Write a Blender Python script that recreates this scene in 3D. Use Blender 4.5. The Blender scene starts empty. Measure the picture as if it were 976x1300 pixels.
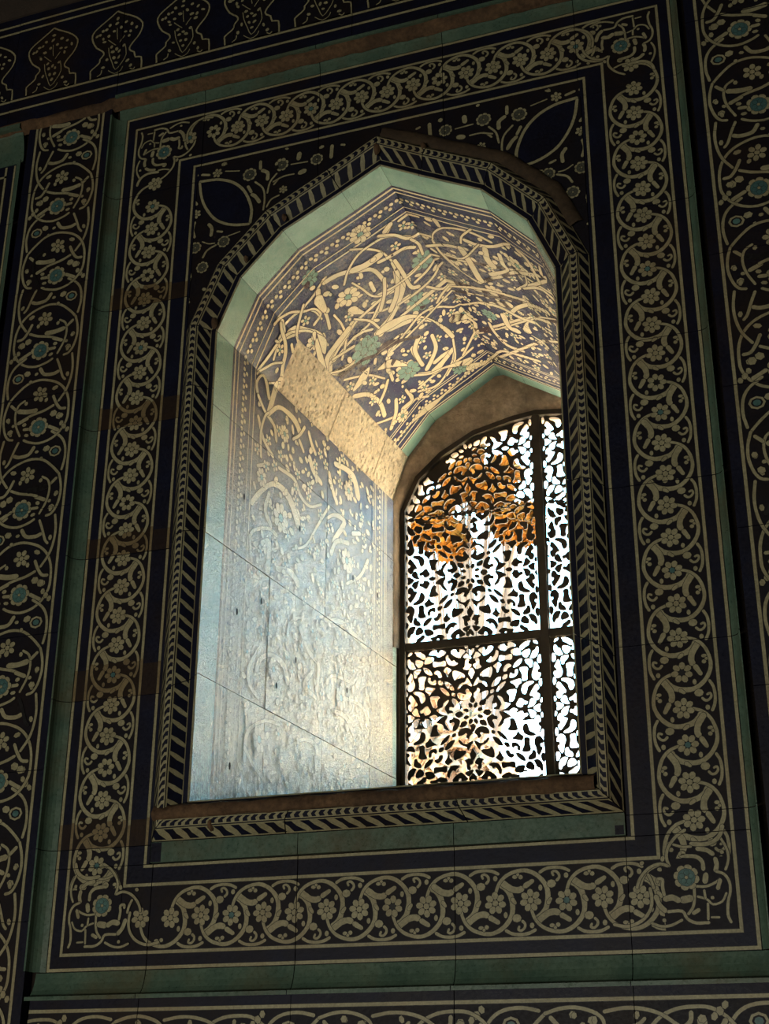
import bpy, bmesh, math, random
from math import sin, cos, pi, hypot, atan2, radians, sqrt
from mathutils import Vector, Matrix, noise
random.seed(7)
SC = bpy.context.scene
COL = SC.collection
ZO = 1.6            # height of the camera's eye above the floor; wall drawings below use heights relative to the eye

# ------------------------------------------------------------------ camera, sky, lights, exposure
cam = bpy.data.cameras.new('camera'); camo = bpy.data.objects.new('camera', cam); COL.objects.link(camo)
cam.sensor_fit = 'VERTICAL'; cam.sensor_height = 24.0; cam.lens = 1785.377 / 1300 * 24.0
cam.clip_start = .05; cam.clip_end = 200
RX = Vector((0.94199867, 0.33558403, 0.00467679)); RD = Vector((-0.12939256, 0.37599756, -0.91754204)); RF = Vector((-0.30967092, 0.86371824, 0.39761127))
m = Matrix((RX, -RD, -RF)).transposed().to_4x4(); m.translation = Vector((1.1665, -3.2, ZO)); camo.matrix_world = m
SC.camera = camo

wd = bpy.data.worlds.new('sky'); SC.world = wd; wd.use_nodes = True
nt = wd.node_tree; nt.nodes.clear()
wo = nt.nodes.new('ShaderNodeOutputWorld'); bg = nt.nodes.new('ShaderNodeBackground'); tc = nt.nodes.new('ShaderNodeTexCoord')
sx = nt.nodes.new('ShaderNodeSeparateXYZ'); cr_ = nt.nodes.new('ShaderNodeValToRGB')
nt.links.new(tc.outputs['Generated'], sx.inputs[0]); nt.links.new(sx.outputs['Z'], cr_.inputs[0])
nt.links.new(cr_.outputs[0], bg.inputs[0]); nt.links.new(bg.outputs[0], wo.inputs[0])
cr_.color_ramp.elements[0].position = 0.0; cr_.color_ramp.elements[0].color = (1.0, .95, .86, 1)
cr_.color_ramp.elements[1].position = .85; cr_.color_ramp.elements[1].color = (.20, .58, .96, 1)
e = cr_.color_ramp.elements.new(.3); e.color = (.24, .70, .96, 1)
bg.inputs[1].default_value = 1.12

su = bpy.data.lights.new('sun', 'SUN'); su.energy = 13.6; su.angle = radians(.6); su.color = (1.0, .87, .68)
suo = bpy.data.objects.new('sun', su); COL.objects.link(suo)
suo.rotation_euler = Vector((.56, -.08, -.82)).to_track_quat('-Z', 'Y').to_euler(); suo.location = (3, -6, 12)

# added fill lamp, low in the closed hall, to brighten the tiled wall
al = bpy.data.lights.new('room_fill', 'AREA'); al.shape = 'RECTANGLE'; al.size = 2.6; al.size_y = .8; al.energy = 8.2; al.color = (1.0, .95, .82)
alo = bpy.data.objects.new('room_fill', al); COL.objects.link(alo); alo.location = (-.8, -6.0, .45)
alo.rotation_euler = Vector((.1, 1, .45)).to_track_quat('-Z', 'Y').to_euler()

SC.view_settings.view_transform = 'Standard'; SC.view_settings.look = 'None'; SC.view_settings.gamma = 1.0
SC.view_settings.use_curve_mapping = False; SC.view_settings.exposure = 4.0

D = {"nh":[[9465,2016],[9856,5639],[9617,9707],[5880,1936],[5537,5651],[5595,9388],[1476,1936],[9708,11806],[4401,4448],[6653,3332]],"holes":[[0,162,-89,233,-56,331,-103,347,-153,280,-192,193,-168],[0,19,-232,80,-188,152,-248,163,-352,102,-379,30,-312],[1,367,-1,436,93,569,84,666,-14,530,-124,399,-56],[0,228,-268,427,-265,489,-484,258,-422],[2,-109,-439,-8,-376,91,-456,-13,-648,-62,-615],[0,495,-222,596,-156,720,-96,745,-174,860,-189,840,-309,716,-266,675,-313,754,-458,751,-570,636,-536,540,-415],[0,43,-696,122,-569,273,-502,454,-541,544,-671,531,-771,383,-753,285,-691,235,-719,282,-826,181,-888,150,-793],[0,633,-664,706,-656,780,-716,761,-798,647,-768],[0,947,-29,1111,-59,1240,-144,1336,-234,1171,-282,1104,-314,1067,-446,917,-536,895,-492,1004,-336,1040,-238,961,-109],[0,37,-973,146,-1013,243,-1085,360,-1055,495,-902,527,-956,441,-1098,258,-1154,215,-1297,158,-1217,78,-1089],[0,1300,-338,1367,-313,1464,-341,1559,-658,1534,-712,1322,-707,1209,-659,1293,-575,1329,-477],[0,321,-1303,535,-1311,619,-1236,667,-1292,718,-1449,701,-1598,529,-1561,383,-1478,293,-1384],[0,846,-724,928,-717,1105,-856,1207,-1037,1052,-985,924,-868],[0,677,-890,824,-924,968,-1042,1029,-1217,898,-1202,754,-1067],[0,1098,-1108,1244,-1141,1272,-1279,1158,-1282,1079,-1189],[0,1581,-761,1643,-870,1754,-950,1701,-1095,1540,-1049,1378,-1013,1395,-975,1512,-905],[0,926,-1406,977,-1546,1059,-1638,949,-1759,862,-1699,766,-1622,873,-1534,893,-1419],[0,1357,-1155,1536,-1176,1629,-1287,1625,-1436,1528,-1409,1538,-1310,1468,-1268,1400,-1344,1353,-1288],[0,1138,-1404,1252,-1404,1281,-1514,1410,-1545,1391,-1626,1293,-1665,1197,-1604,1135,-1497],[0,1476,-1519,1621,-1536,1763,-1652,1812,-1807,1678,-1785,1536,-1659],[0,1784,-1021,1978,-1044,1955,-1225,2006,-1431,1914,-1486,1721,-1471,1716,-1414,1792,-1273],[0,996,-1798,1191,-1829,1418,-1802,1440,-1947,1412,-2020,1219,-1955,1023,-2010,993,-1913],[0,1800,-569,1899,-530,1944,-620,1971,-775,2178,-883,2159,-948,1965,-942,1806,-856,1756,-698],[0,521,-1867,670,-1794,833,-1829,943,-1974,954,-2141,871,-2198,843,-2062,764,-1954,681,-2005,634,-1923],[2,-41,-1227,22,-1369,93,-1478,-43,-1681,-98,-1608,-151,-1434,-76,-1341],[0,150,-1585,346,-1658,262,-1732,257,-1931,174,-1982,110,-1915,161,-1821,31,-1773,65,-1693],[0,17,-1971,320,-2055,302,-2119,176,-2221,121,-2182],[2,-48,-2097,86,-2261,68,-2349,12,-2353,-52,-2280,-123,-2371,-194,-2314,-176,-2233],[0,105,-2452,133,-2366,248,-2368,320,-2475],[0,240,-2278,367,-2159,451,-2059,629,-2138,772,-2286,720,-2380,574,-2380,560,-2280,479,-2248,460,-2368,330,-2337],[0,685,-2491,850,-2387,1036,-2463,1041,-2513],[0,966,-2291,1115,-2192,1245,-2166,1340,-2249,1581,-2276,1530,-2369,1415,-2438,1302,-2426,1305,-2328,1225,-2319,1206,-2406,1061,-2383],[0,1422,-2505,1627,-2346,1739,-2358,1879,-2488,1813,-2530],[0,1433,-2062,1543,-1958,1753,-1949,1767,-2016,1696,-2206,1439,-2161],[0,1746,-2146,1843,-2133,1952,-2234,2062,-2279,2075,-2362,2131,-2408,2040,-2440,1883,-2374,1758,-2278],[0,1815,-2005,1868,-1879,1982,-1832,2090,-1953,2101,-2086,2052,-2130,1861,-2076],[0,2095,-1822,2240,-1795,2350,-1867,2407,-2038,2386,-2167,2322,-2176,2278,-2073,2199,-2048,2155,-1928],[0,2134,-2506,2205,-2311,2448,-2213,2444,-2305,2358,-2475],[0,1904,-1767,1941,-1639,2040,-1567,2060,-1470,2156,-1481,2180,-1699,2065,-1769],[0,2237,-1024,2351,-1011,2442,-1149,2438,-1248,2341,-1253,2338,-1336,2417,-1379,2346,-1536,2279,-1628,2227,-1556,2207,-1388,2148,-1247,2160,-1115],[0,2340,-1701,2392,-1591,2488,-1602,2477,-1882,2398,-1873],[0,2408,-777,2457,-756,2486,-853,2473,-1019,2399,-1010,2372,-873],[0,2041,-463,2178,-429,2198,-330,2298,-275,2375,-369,2376,-504,2288,-527,2301,-613,2380,-656,2326,-817,2261,-810,2138,-644],[0,2381,-218,2464,-161,2480,-348,2425,-342],[0,1551,-182,1636,-91,1767,-73,1797,-179,1912,-149,1941,-248,1826,-284,1758,-361,1675,-384,1629,-311],[0,1948,-38,2062,-59,2158,-88,2245,-201,2184,-278,2116,-354,2037,-294,2009,-155],[1,1310,1,1444,69,1599,-8,1505,-98,1390,-87],[1,2136,16,2313,120,2410,118,2373,3,2400,-136,2287,-128]],"vs":[[-1,18491,2055,123,18960,2362,121,19394,2771,113,19725,3264,100,19857,3885,94,19937,4651,96,20055,5284,98],[-1,17641,2976,232,18022,3015,255,18363,3127,243,18773,3434,232,19172,3788,196,19276,4461,177,19233,4927,180],[-1,15944,3556,109,16486,3059,116,17132,2991,120,17815,2796,104,18427,2345,102,18771,2109,102],[-1,18122,3622,96,18507,3156,101,19078,2779,113,19724,2730,117,20209,2882,105,20800,3491,98],[-1,18613,3267,333,19104,3410,339,19671,3388,341],[-1,18376,3765,92,18525,4305,93,18659,4902,104,19017,5218,130,19537,5378,139,20017,5372,141],[-1,17815,4916,500,18137,5468,119,18710,5888,137,19358,5980,121,19748,5995,144],[-1,17319,3011,273,17114,3477,137,17149,4051,236],[-1,15273,2914,133,16016,2872,127,16486,3059,106,16787,3511,87,16817,4083,88],[-1,15379,3109,113,15846,3406,500,16237,3872,101,16452,4473,94,16385,5203,100],[-1,24959,6135,500,18565,6765,134,19264,7108,500],[-1,19766,4469,153,19634,5350,500,19260,6008,196,18694,6487,217,18053,6907,223],[-1,17223,6079,130,17932,6067,122,18601,5568,113,19017,5218,111],[-1,20224,2665,209,20468,2457,215,20883,2203,218],[-1,20372,2133,115,21097,2755,118],[-1,19855,3701,179,20299,3804,179,20630,3908,178],[-1,27524,3695,144,16556,5755,144,17269,6008,137,17957,6375,153],[-1,16428,6276,142,17003,5740,128,17212,5087,104,17219,4422,97],[-1,14609,3036,130,15273,2914,131],[-1,15160,2181,116,15718,2272,108,16273,2357,113],[-1,17674,5369,101,18076,5949,128,18187,6629,120],[-1,17676,8245,127,18376,7554,143,19009,7679,151],[-1,15779,2639,233,15582,2943,268,15273,2914,245],[-1,18865,4282,177,18816,4744,179],[-1,20175,2593,242,20474,2441,233,20834,2132,224],[-1,20184,2032,129,20742,2544,134,21532,2510,139],[-1,21487,2030,280,21878,2201,281,22181,2408,262,22219,2727,203],[-1,19943,2585,149,20397,2995,142,20795,3580,144,21669,3594,184],[-1,21590,3805,84,21819,3297,78,22352,2783,108,23021,2572,148,23593,2623,171,24107,2863,174],[-1,21590,3805,136,21613,4389,164,21881,4994,194,22212,5455,57,22744,5832,210],[-1,22810,3449,96,23004,2971,90,23523,2375,112,24191,2061,171,24776,2160,249,25073,2337,307],[-1,23049,3179,260,23548,3260,229,24201,3048,182,24949,2445,134],[-1,20778,3622,123,20923,4068,120,20868,4617,125],[-1,19475,3648,180,19917,3743,181,20453,3821,174,20756,4076,157],[-1,21133,4367,166,22032,3901,186,22944,3741,206],[-1,22699,3785,360,22790,4457,356,22838,5288,363,22887,5640,385],[-1,23745,3350,269,23636,3974,323,23739,4402,403],[-1,24225,3493,197,24212,4077,215,24274,4404,162,23485,4996,289],[-1,25297,2469,285,25673,2686,260,25845,3317,214,25911,3716,205],[-1,25164,4066,141,25020,4676,94,24359,5519,142,26489,2930,192,22744,5832,208],[-1,19864,4053,191,19783,4714,207,19368,5567,235,18869,6102,255],[-1,19957,4028,174,19964,4781,178,19933,5645,184,20171,5901,231],[-1,18854,5020,126,19468,5150,128,20159,5115,114,20539,5015,128],[-1,19226,6080,131,20094,6081,134,20875,5877,130,21481,5184,82],[-1,20411,6160,118,20867,6782,131,21466,6592,124],[-1,20415,7234,139,20793,6968,150,21406,6754,129,22219,6406,169,23132,6159,190,24277,6123,212,25213,6095,241],[-1,18048,6731,293,18573,6746,500,19276,6955,263,19848,7717,62,20152,8771,203,20249,9465,203],[-1,26846,5461,102,18368,7956,125,19023,7523,131,19784,7227,139,20400,7492,124,21080,8096,118,22226,7391,142,23682,6798,500],[-1,18653,9792,206,18665,9342,205,18768,8701,223,19158,8248,271],[-1,19609,8600,189,19479,9345,211,19081,9812,253,18688,10144,264],[-1,18902,10547,500,19508,10294,295,19995,10078,298],[-1,19208,11218,138,19844,10674,120,20207,9567,104],[-1,20614,8567,500,21394,9237,258,21417,9951,108,27341,4766,155,20204,10779,157],[-1,22199,8783,176,22242,9474,216,22575,10161,279,23304,10196,250],[-1,27705,2021,382,23154,7727,318,23166,8546,341,23484,8657,500],[-1,23601,7366,185,24116,6715,226,25040,6014,267,25714,5719,380],[-1,23995,8386,500,24168,7749,103,24836,6994,129,25594,6479,274],[-1,26205,2984,198,26253,2494,118],[-1,20149,11660,500,21039,12050,184,22034,10933,160,22972,10683,247,23930,10583,242],[-1,23622,9724,143,23135,10143,132,26584,6771,131,21070,12245,177],[-1,25073,2337,152,25701,2004,218,26334,2201,261],[-1,22226,7391,193,23146,7194,222,24058,7536,235,25410,7461,257],[-1,24702,5223,115,25772,4198,181,26545,4230,236],[-1,24109,8604,40,24732,9013,283],[-1,19339,4502,151,19024,5200,160,18582,5791,171],[-1,18160,10012,132,18723,10502,142,19326,10715,145,20282,11337,500],[-1,17207,8238,120,17708,8557,500,18149,9216,115],[-1,21392,4978,90,20800,5416,141,20127,5594,141],[-1,23568,3195,81,22561,4436,96,21799,4545,167],[-1,13791,2198,133,14754,2238,146,15489,2359,135,15885,2526,132,16209,2716,114,16516,3134,110,16840,3446,101,16894,3873,125,16491,3967,149],[-1,13896,2492,121,14489,2719,147,15061,2891,143,15540,3149,124,15882,3477,126,16191,3909,112,16317,4326,107,16275,4901,500,16128,5324,125],[-1,15698,2647,207,15550,2815,194,15371,3194,202,15084,3474,223,14675,3619,224,14333,3801,223],[-1,14265,3809,335,13600,3583,312,12865,3327,335],[-1,16659,2921,134,16244,3241,133,15884,3570,124,15696,3881,155],[-1,13785,2458,96,14221,2844,109,14522,3144,99,14743,3518,95],[-1,13182,2554,216,13517,2481,163,13912,2798,100,13816,3072,232,13359,3287,233],[-1,13857,3247,84,14263,3996,87],[-1,13657,2210,198,13080,2347,203,12409,2664,206,11820,3060,197,11518,3702,178],[-1,13114,2603,195,12787,3068,183,12581,3708,202,12149,3877,213],[-1,12820,3331,186,13340,3922,177,13459,4563,255,13396,5137,342,13200,5439,401],[-1,13519,5809,160,13060,5448,140,12707,4993,125],[-1,11180,2941,172,11962,2875,159,12609,3083,124,12865,3327,95],[-1,17141,3294,500,17083,3895,277],[-1,15644,6044,366,16073,5615,300,16560,5531,317,17309,5483,319],[-1,16313,4231,205,28230,2219,219,15677,5912,317],[-1,15701,6155,87,16173,6650,112,16706,6913,121],[-1,16180,5882,143,16618,6096,144,17061,6314,145],[-1,15126,2746,112,15162,2900,113],[-1,15447,3604,175,15313,3809,176],[-1,13463,6109,237,13172,6326,232,12923,6642,224],[-1,12873,5460,197,12628,5766,197],[-1,12561,2222,169,11620,2137,154],[-1,15987,6856,138,16524,7001,137,17028,7208,127,17509,7610,131,18062,7592,500,18601,7844,140,19162,8233,137],[-1,15766,6250,92,16228,6766,500,16765,6911,137,17353,7130,144],[-1,15763,6124,500,16231,5712,311,16945,5688,318,17526,5462,315],[-1,17952,6776,233,18326,6736,233,18853,6978,221,19403,7353,64,19898,7895,197],[-1,18018,6061,143,18599,5710,137,18888,5380,126],[-1,18016,6790,500,18592,6469,248,19141,6187,249],[-1,18790,8645,500,18633,9071,188,18651,9705,190],[-1,19101,10092,264,19597,10033,265,20021,10148,258],[-1,20338,9193,110,20056,10066,117,19722,10669,136,19084,11215,156,18531,11358,168,17886,10999,156],[-1,18321,10081,135,19021,10630,146,19885,10857,157,20690,10789,159],[-1,17967,10831,144,18658,10725,145,19308,10704,146],[-1,15856,8130,245,16300,8741,222,16418,9589,228,16225,10329,254],[-1,15994,7111,113,16423,7566,111,16824,8093,102,17165,8895,99],[-1,17221,9111,170,16845,9389,175,16418,9589,178],[-1,15778,10236,105,16283,10701,133,16841,11107,153,17578,11262,146,18078,11625,156],[-1,15866,11942,150,16886,12015,148,17788,12234,500,18656,12171,151,20277,11819,153],[-1,18084,7852,171,17612,8496,190,17366,9346,172],[-1,17128,3480,147,17015,4152,155,16815,4711,165],[-1,16018,7893,189,16603,7857,500,16934,7780,191],[-1,16978,10262,221,16645,10774,245,16073,11168,260],[-1,17863,5670,137,18315,6166,194],[-1,17519,10369,143,17476,11092,252,16925,10978,265],[-1,9871,2241,257,10346,2318,202,10797,2768,144,11179,3491,142],[-1,9483,2516,241,9983,2961,227,10569,3668,202,10738,4303,285,10556,4981,424,9992,5562,468],[-1,8420,2492,159,8733,2824,139,9088,3659,151,9062,4170,197],[-1,8448,3215,198,8629,3696,364,8203,3730,404,7738,3644,380],[-1,13226,8154,237,13416,9094,280,13325,9747,469,12800,10093,500],[-1,11018,7648,156,11357,8237,166,11414,9010,354,10369,8129,216],[-1,9906,8000,287,10482,8428,204,10760,9350,207],[-1,11326,4128,145,11384,5196,186,11026,5633,215,10909,6342,131,11321,7188,115],[-1,9009,5222,97,9486,6146,114,10464,6941,140,11489,7775,144],[-1,10235,3567,211,9576,3369,257,9228,3774,249],[-1,8016,4250,227,8208,5144,277,8016,5691,375],[-1,12597,6243,336,12242,6553,301,12075,7148,260],[-1,11233,9653,202,11480,10296,204],[-1,11873,8368,282,12169,8047,291,12675,7719,295],[-1,9248,9248,138,9910,10341,164,10715,10980,207],[-1,7695,2676,208,8038,2289,218,8420,2492,157],[-1,1830,2772,228,2538,2826,199,2941,3275,128,3239,3999,117,3307,4768,128],[-1,2169,2741,176,1821,3252,167,1549,3887,158],[-1,4565,3257,263,4936,3477,199,5242,4095,179,5158,4896,294,4733,5197,375],[-1,6185,5094,237,6548,5207,173,6918,5742,127,7078,6452,134],[-1,7454,7628,203,7780,8870,236,7658,9857,300,7532,10878,306],[-1,5298,7736,168,5799,8323,131,5942,9586,148],[-1,5515,6835,167,4905,6296,261,4747,7171,161],[-1,3765,3451,170,3989,2937,205,4427,2775,191,5202,3328,159],[-1,6635,5902,241,6087,6511,219,5836,7259,271,5007,7156,251],[-1,4661,8375,163,4695,9310,214,4309,9966,283],[-1,2767,5337,127,3263,6398,123,3208,7255,245,2578,7290,288],[-1,5306,9287,137,5368,10594,187,4837,11284,265],[-1,5434,2075,175,5613,3041,150]],"vfl":[[17982,4240,300],[17225,6947,400],[17365,2332,233],[19494,2033,266],[24898,3729,300],[23278,6217,300],[19861,6629,333],[22429,8098,233],[22058,4727,253],[20763,4877,300],[18054,9417,333],[19915,11229,200],[21022,8732,320],[26112,5320,186],[15430,4490,264],[16102,4540,220],[12639,4435,308],[17345,6999,426],[18095,9568,346],[16756,11237,213],[19851,11324,266],[9723,4379,511],[10074,9218,448],[10528,3039,320],[12684,9282,384],[4849,4257,340],[5223,8973,408],[2592,3552,408]],"wide":[[71,-1019,-1559,-791,-1325,-448,-1065,-38,-978,342,-1046,682,-1198,939,-1448,1090,-1789,1129,-2153,1099,-2503,908,-2824,615,-3040,217,-3129,-159,-3047,-355,-2949],[71,-1040,-1578,-1139,-1902,-1163,-2259,-1067,-2633,-924,-2835,-755,-2884],[64,-474,-1608,-690,-1752,-768,-2055,-698,-2426,-513,-2791],[71,1061,-237,1129,-664,1104,-1070,985,-1456,748,-1797],[78,580,-1925,273,-2052,-131,-2140,-353,-2215],[142,-32,-2000,-333,-2002,-643,-1941],[107,-306,-2223,-614,-2350],[85,543,-1604,663,-1850,823,-2056,1008,-2088],[71,541,-348,664,-624,794,-968,901,-1101],[71,-1103,-1453,-1176,-1073,-1134,-665,-958,-372,-609,-133],[107,-37,-587,128,-801,457,-838,635,-779],[100,498,-2615,836,-2790],[85,-953,-1706,-768,-1874],[92,215,62,400,73]],"wblob":[[-1007,-2195,64,66],[-882,-2619,85,73],[-793,-2410,50,44],[-396,-2431,64,51],[-415,-1708,50,58],[611,-2199,100,88],[874,-2310,78,73],[1029,-2690,64,80],[301,-1697,50,66],[-158,-749,57,44],[-922,89,57,73],[-1153,-149,57,73],[-812,350,92,95],[-494,-688,100,80],[876,-17,50,80],[990,427,50,58],[284,-138,71,44],[-340,-992,50,51],[583,-1339,92,58],[974,-932,50,73]],"wf":[[129,-2585,0],[67,-1475,1],[-808,-816,2]],"corner":[[61,223,1294,168,1417,136,1587,172,1779,265,1969],[98,209,2240,253,2091,351,1964,501,1884,700,1863,923,1888],[58,929,1828,1124,1831,1314,1894],[70,1033,2198,1242,2066,1430,1840,1483,1622,1439,1433],[70,1467,1432,1628,1484,1825,1440,2000,1313,2124,1143,2177,988],[105,469,1644,601,1735,794,1774],[105,423,1538,403,1406,435,1285],[93,698,1322,710,1489,838,1603,1060,1629,1175,1648,1150,1704,1095,1692],[128,654,1204,683,1060],[65,424,1262,262,1197,166,1033,161,819,224,627,254,344,202,181],[58,357,1097,477,1021,679,953,901,968],[93,359,1073,419,904],[65,930,955,939,719,985,529,1096,385],[93,867,463,984,401],[164,1022,716,1205,686],[140,1288,683,1419,748,1572,724],[75,1592,812,1616,999,1603,1141,1712,1160,1718,1089],[70,1922,1269,1851,1131,1811,968],[75,1893,964,1868,778,1902,543,2056,329,2282,206,2500,176,2736,226],[70,673,189,949,192,1132,291,1227,451,1529,452],[117,1595,473,1707,597,1772,781],[61,1245,264,1473,164,1693,145,1903,219],[51,248,792,350,623,551,568,679,682,867,745],[58,661,588,680,259],[47,441,291,607,297],[56,716,869,704,704],[103,268,1677,271,1672],[103,1627,274,1630,270],[93,551,710,554,705],[93,1561,1618,1579,1570],[93,2023,1526,2052,1513]],"cr":[1184,1194],"cf":[2231,834],"cart":[[56,-824,52,-842,262,-848,408,-674,546,-536,673,-526,815,-399,967,-456,1129,-712,1348,-887,1693,-919,1956,-770,2167,-486,2381,-237,2563,-25,2735],[56,-25,2735,183,2587,427,2450,755,2226,973,1950,965,1659,841,1402,674,1201,563,1004,616,865,758,763,819,539,1042,476,1079,17],[28,20,1978,38,1720,74,1499],[33,-276,1558,-104,1383,24,1263],[33,329,1593,231,1454,167,1347],[33,-237,1212,-183,905,-46,536,105,206,305,437,457,765,379,1202],[28,-163,239,85,47,301,131,368,276],[42,-564,104,-439,172,-418,310],[42,659,113,759,44,827,107]],"cb":[[11,2404],[-4,2196],[-272,2190],[-388,2034],[342,2179],[567,2028],[759,1824],[543,1719],[350,1755],[505,1542],[-520,2009],[-619,1868],[-731,1838],[-276,1727],[-479,1659],[-425,1517],[337,1173],[82,1079],[-60,995],[190,966],[8,727],[199,715],[-256,719],[526,478],[-374,421],[665,234],[-123,1222],[173,1975],[-83,1881],[110,492]],"sp":[[98,4150,24843,4123,25314,4267,25786,4495,26187,4849,26505,5282,26698,5623,26750,5941,26776],[91,5950,26722,5871,26230,5702,25766,5387,25292,5041,25029,4657,24876,4191,24803],[123,3874,25530,4009,25750,4142,25870],[98,4166,25966,4281,26193],[63,4049,26306,3781,26015,3705,25625,3735,25210],[63,3338,26442,3548,26180,3624,25799],[63,2853,26284,3202,26270,3415,26059],[126,3638,26311,3645,26543,3823,26678],[105,3890,26764,3898,27023],[42,4606,26857,4822,26902,5081,26961],[91,5633,26955,5890,27024],[70,6038,27034,6190,27122],[91,6119,26573,6106,26320],[98,6003,25940,6159,26152],[98,6030,25276,6079,25013,6002,24735],[112,5442,24678,5433,24929,5545,25101],[42,5304,24366,5511,24388,5723,24508],[70,5259,24288,5542,24159,5674,23930],[119,6123,23918,6127,23625,6069,23301],[70,6067,23253,6092,22959,6198,22696],[42,4479,24596,4853,24527],[77,5070,24722,5239,24779],[56,3230,25619,3487,25527,3631,25287],[117,1540,27015,1561,26598],[156,2607,26995,2629,26813],[47,2330,26630,2871,26662],[55,2765,26283,3106,26281,3442,26164],[171,2423,26315,2570,26277],[78,1138,26945,1239,26977]],"ros":[[217,3192,26742],[224,4254,26640],[196,5013,24364],[196,5962,24349],[193,5678,23588],[195,2034,26650]],"flw":[[168,5358,26963],[161,6005,25584],[140,3104,25805],[140,6145,22471]]}

# ------------------------------------------------------------------ materials
def mat(name, c1, c2=None, rough=.4, bump=.15, scale=14., dirt=None, dirt_amt=.35, spec=.5, fine=120., fine_amt=.25, bdist=.002, pits=0., coat=0.):
    """procedural glaze or plaster: two shades mixed by noise, brown staining, fine grain, optional pits"""
    M = bpy.data.materials.new(name); M.use_nodes = True; t = M.node_tree; N = t.nodes; L = t.links
    b = N['Principled BSDF']; tc = N.new('ShaderNodeTexCoord'); co = tc.outputs['Object']
    def nz(sc, det=4, ro=.6, vec=co):
        n = N.new('ShaderNodeTexNoise'); n.inputs['Scale'].default_value = sc; n.inputs['Detail'].default_value = det; n.inputs['Roughness'].default_value = ro
        L.new(vec, n.inputs['Vector']); return n
    def ramp(src, a, bb, ca=(0, 0, 0, 1), cb=(1, 1, 1, 1)):
        r = N.new('ShaderNodeValToRGB'); r.color_ramp.elements[0].position = a; r.color_ramp.elements[1].position = bb
        r.color_ramp.elements[0].color = ca; r.color_ramp.elements[1].color = cb; L.new(src, r.inputs[0]); return r
    def mix(f, a, bb, typ='MIX'):
        x = N.new('ShaderNodeMix'); x.data_type = 'RGBA'; x.blend_type = typ
        for s, v in ((x.inputs[0], f), (x.inputs[6], a), (x.inputs[7], bb)):
            if hasattr(v, 'is_output'): L.new(v, s)
            elif isinstance(v, (int, float)): s.default_value = v
            else: s.default_value = (*v, 1)
        return x.outputs[2]
    c2 = c2 or tuple(v * .6 for v in c1)
    n1 = nz(scale); col = mix(ramp(n1.outputs[0], .35, .65).outputs[0], c1, c2)
    n2 = nz(fine, 3, .7); f = ramp(n2.outputs[0], .3, .75, (1 - fine_amt,) * 3 + (1,), (1 + fine_amt * .4,) * 3 + (1,))
    col = mix(1., col, f.outputs[0], 'MULTIPLY')
    if dirt:
        n3 = nz(2.3, 6, .65); dm = ramp(n3.outputs[0], .5, .68, (0, 0, 0, 1), (dirt_amt,) * 3 + (1,)); col = mix(dm.outputs[0], col, dirt)
    L.new(col, b.inputs['Base Color'])
    b.inputs['Roughness'].default_value = rough; b.inputs['Specular IOR Level'].default_value = spec
    r = ramp(n2.outputs[0], .3, .7, (max(0, rough - .1),) * 3 + (1,), (min(1, rough + .15),) * 3 + (1,)); L.new(r.outputs[0], b.inputs['Roughness'])
    bp = N.new('ShaderNodeBump'); bp.inputs['Strength'].default_value = bump; bp.inputs['Distance'].default_value = bdist
    n4 = nz(fine * .6, 5, .7)
    if pits:
        mp = N.new('ShaderNodeMapping'); mp.inputs['Scale'].default_value = (1, 1, .45); L.new(co, mp.inputs[0])
        v = N.new('ShaderNodeTexVoronoi'); v.inputs['Scale'].default_value = 75; v.inputs['Randomness'].default_value = 1; L.new(mp.outputs[0], v.inputs['Vector'])
        n5 = nz(30, 4, .6); ad = N.new('ShaderNodeMath'); ad.operation = 'ADD'; L.new(v.outputs['Distance'], ad.inputs[0])
        ml = N.new('ShaderNodeMath'); ml.operation = 'MULTIPLY'; ml.inputs[1].default_value = .9; L.new(n5.outputs[0], ml.inputs[0]); L.new(ml.outputs[0], ad.inputs[1])
        pr = ramp(ad.outputs[0], .5, .75); 
        ad2 = N.new('ShaderNodeMath'); ad2.operation = 'MULTIPLY_ADD'; L.new(pr.outputs[0], ad2.inputs[0]); ad2.inputs[1].default_value = pits; L.new(n4.outputs[0], ad2.inputs[2])
        L.new(ad2.outputs[0], bp.inputs['Height'])
    else: L.new(n4.outputs[0], bp.inputs['Height'])
    L.new(bp.outputs[0], b.inputs['Normal'])
    M['t'] = 1
    return M

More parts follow.
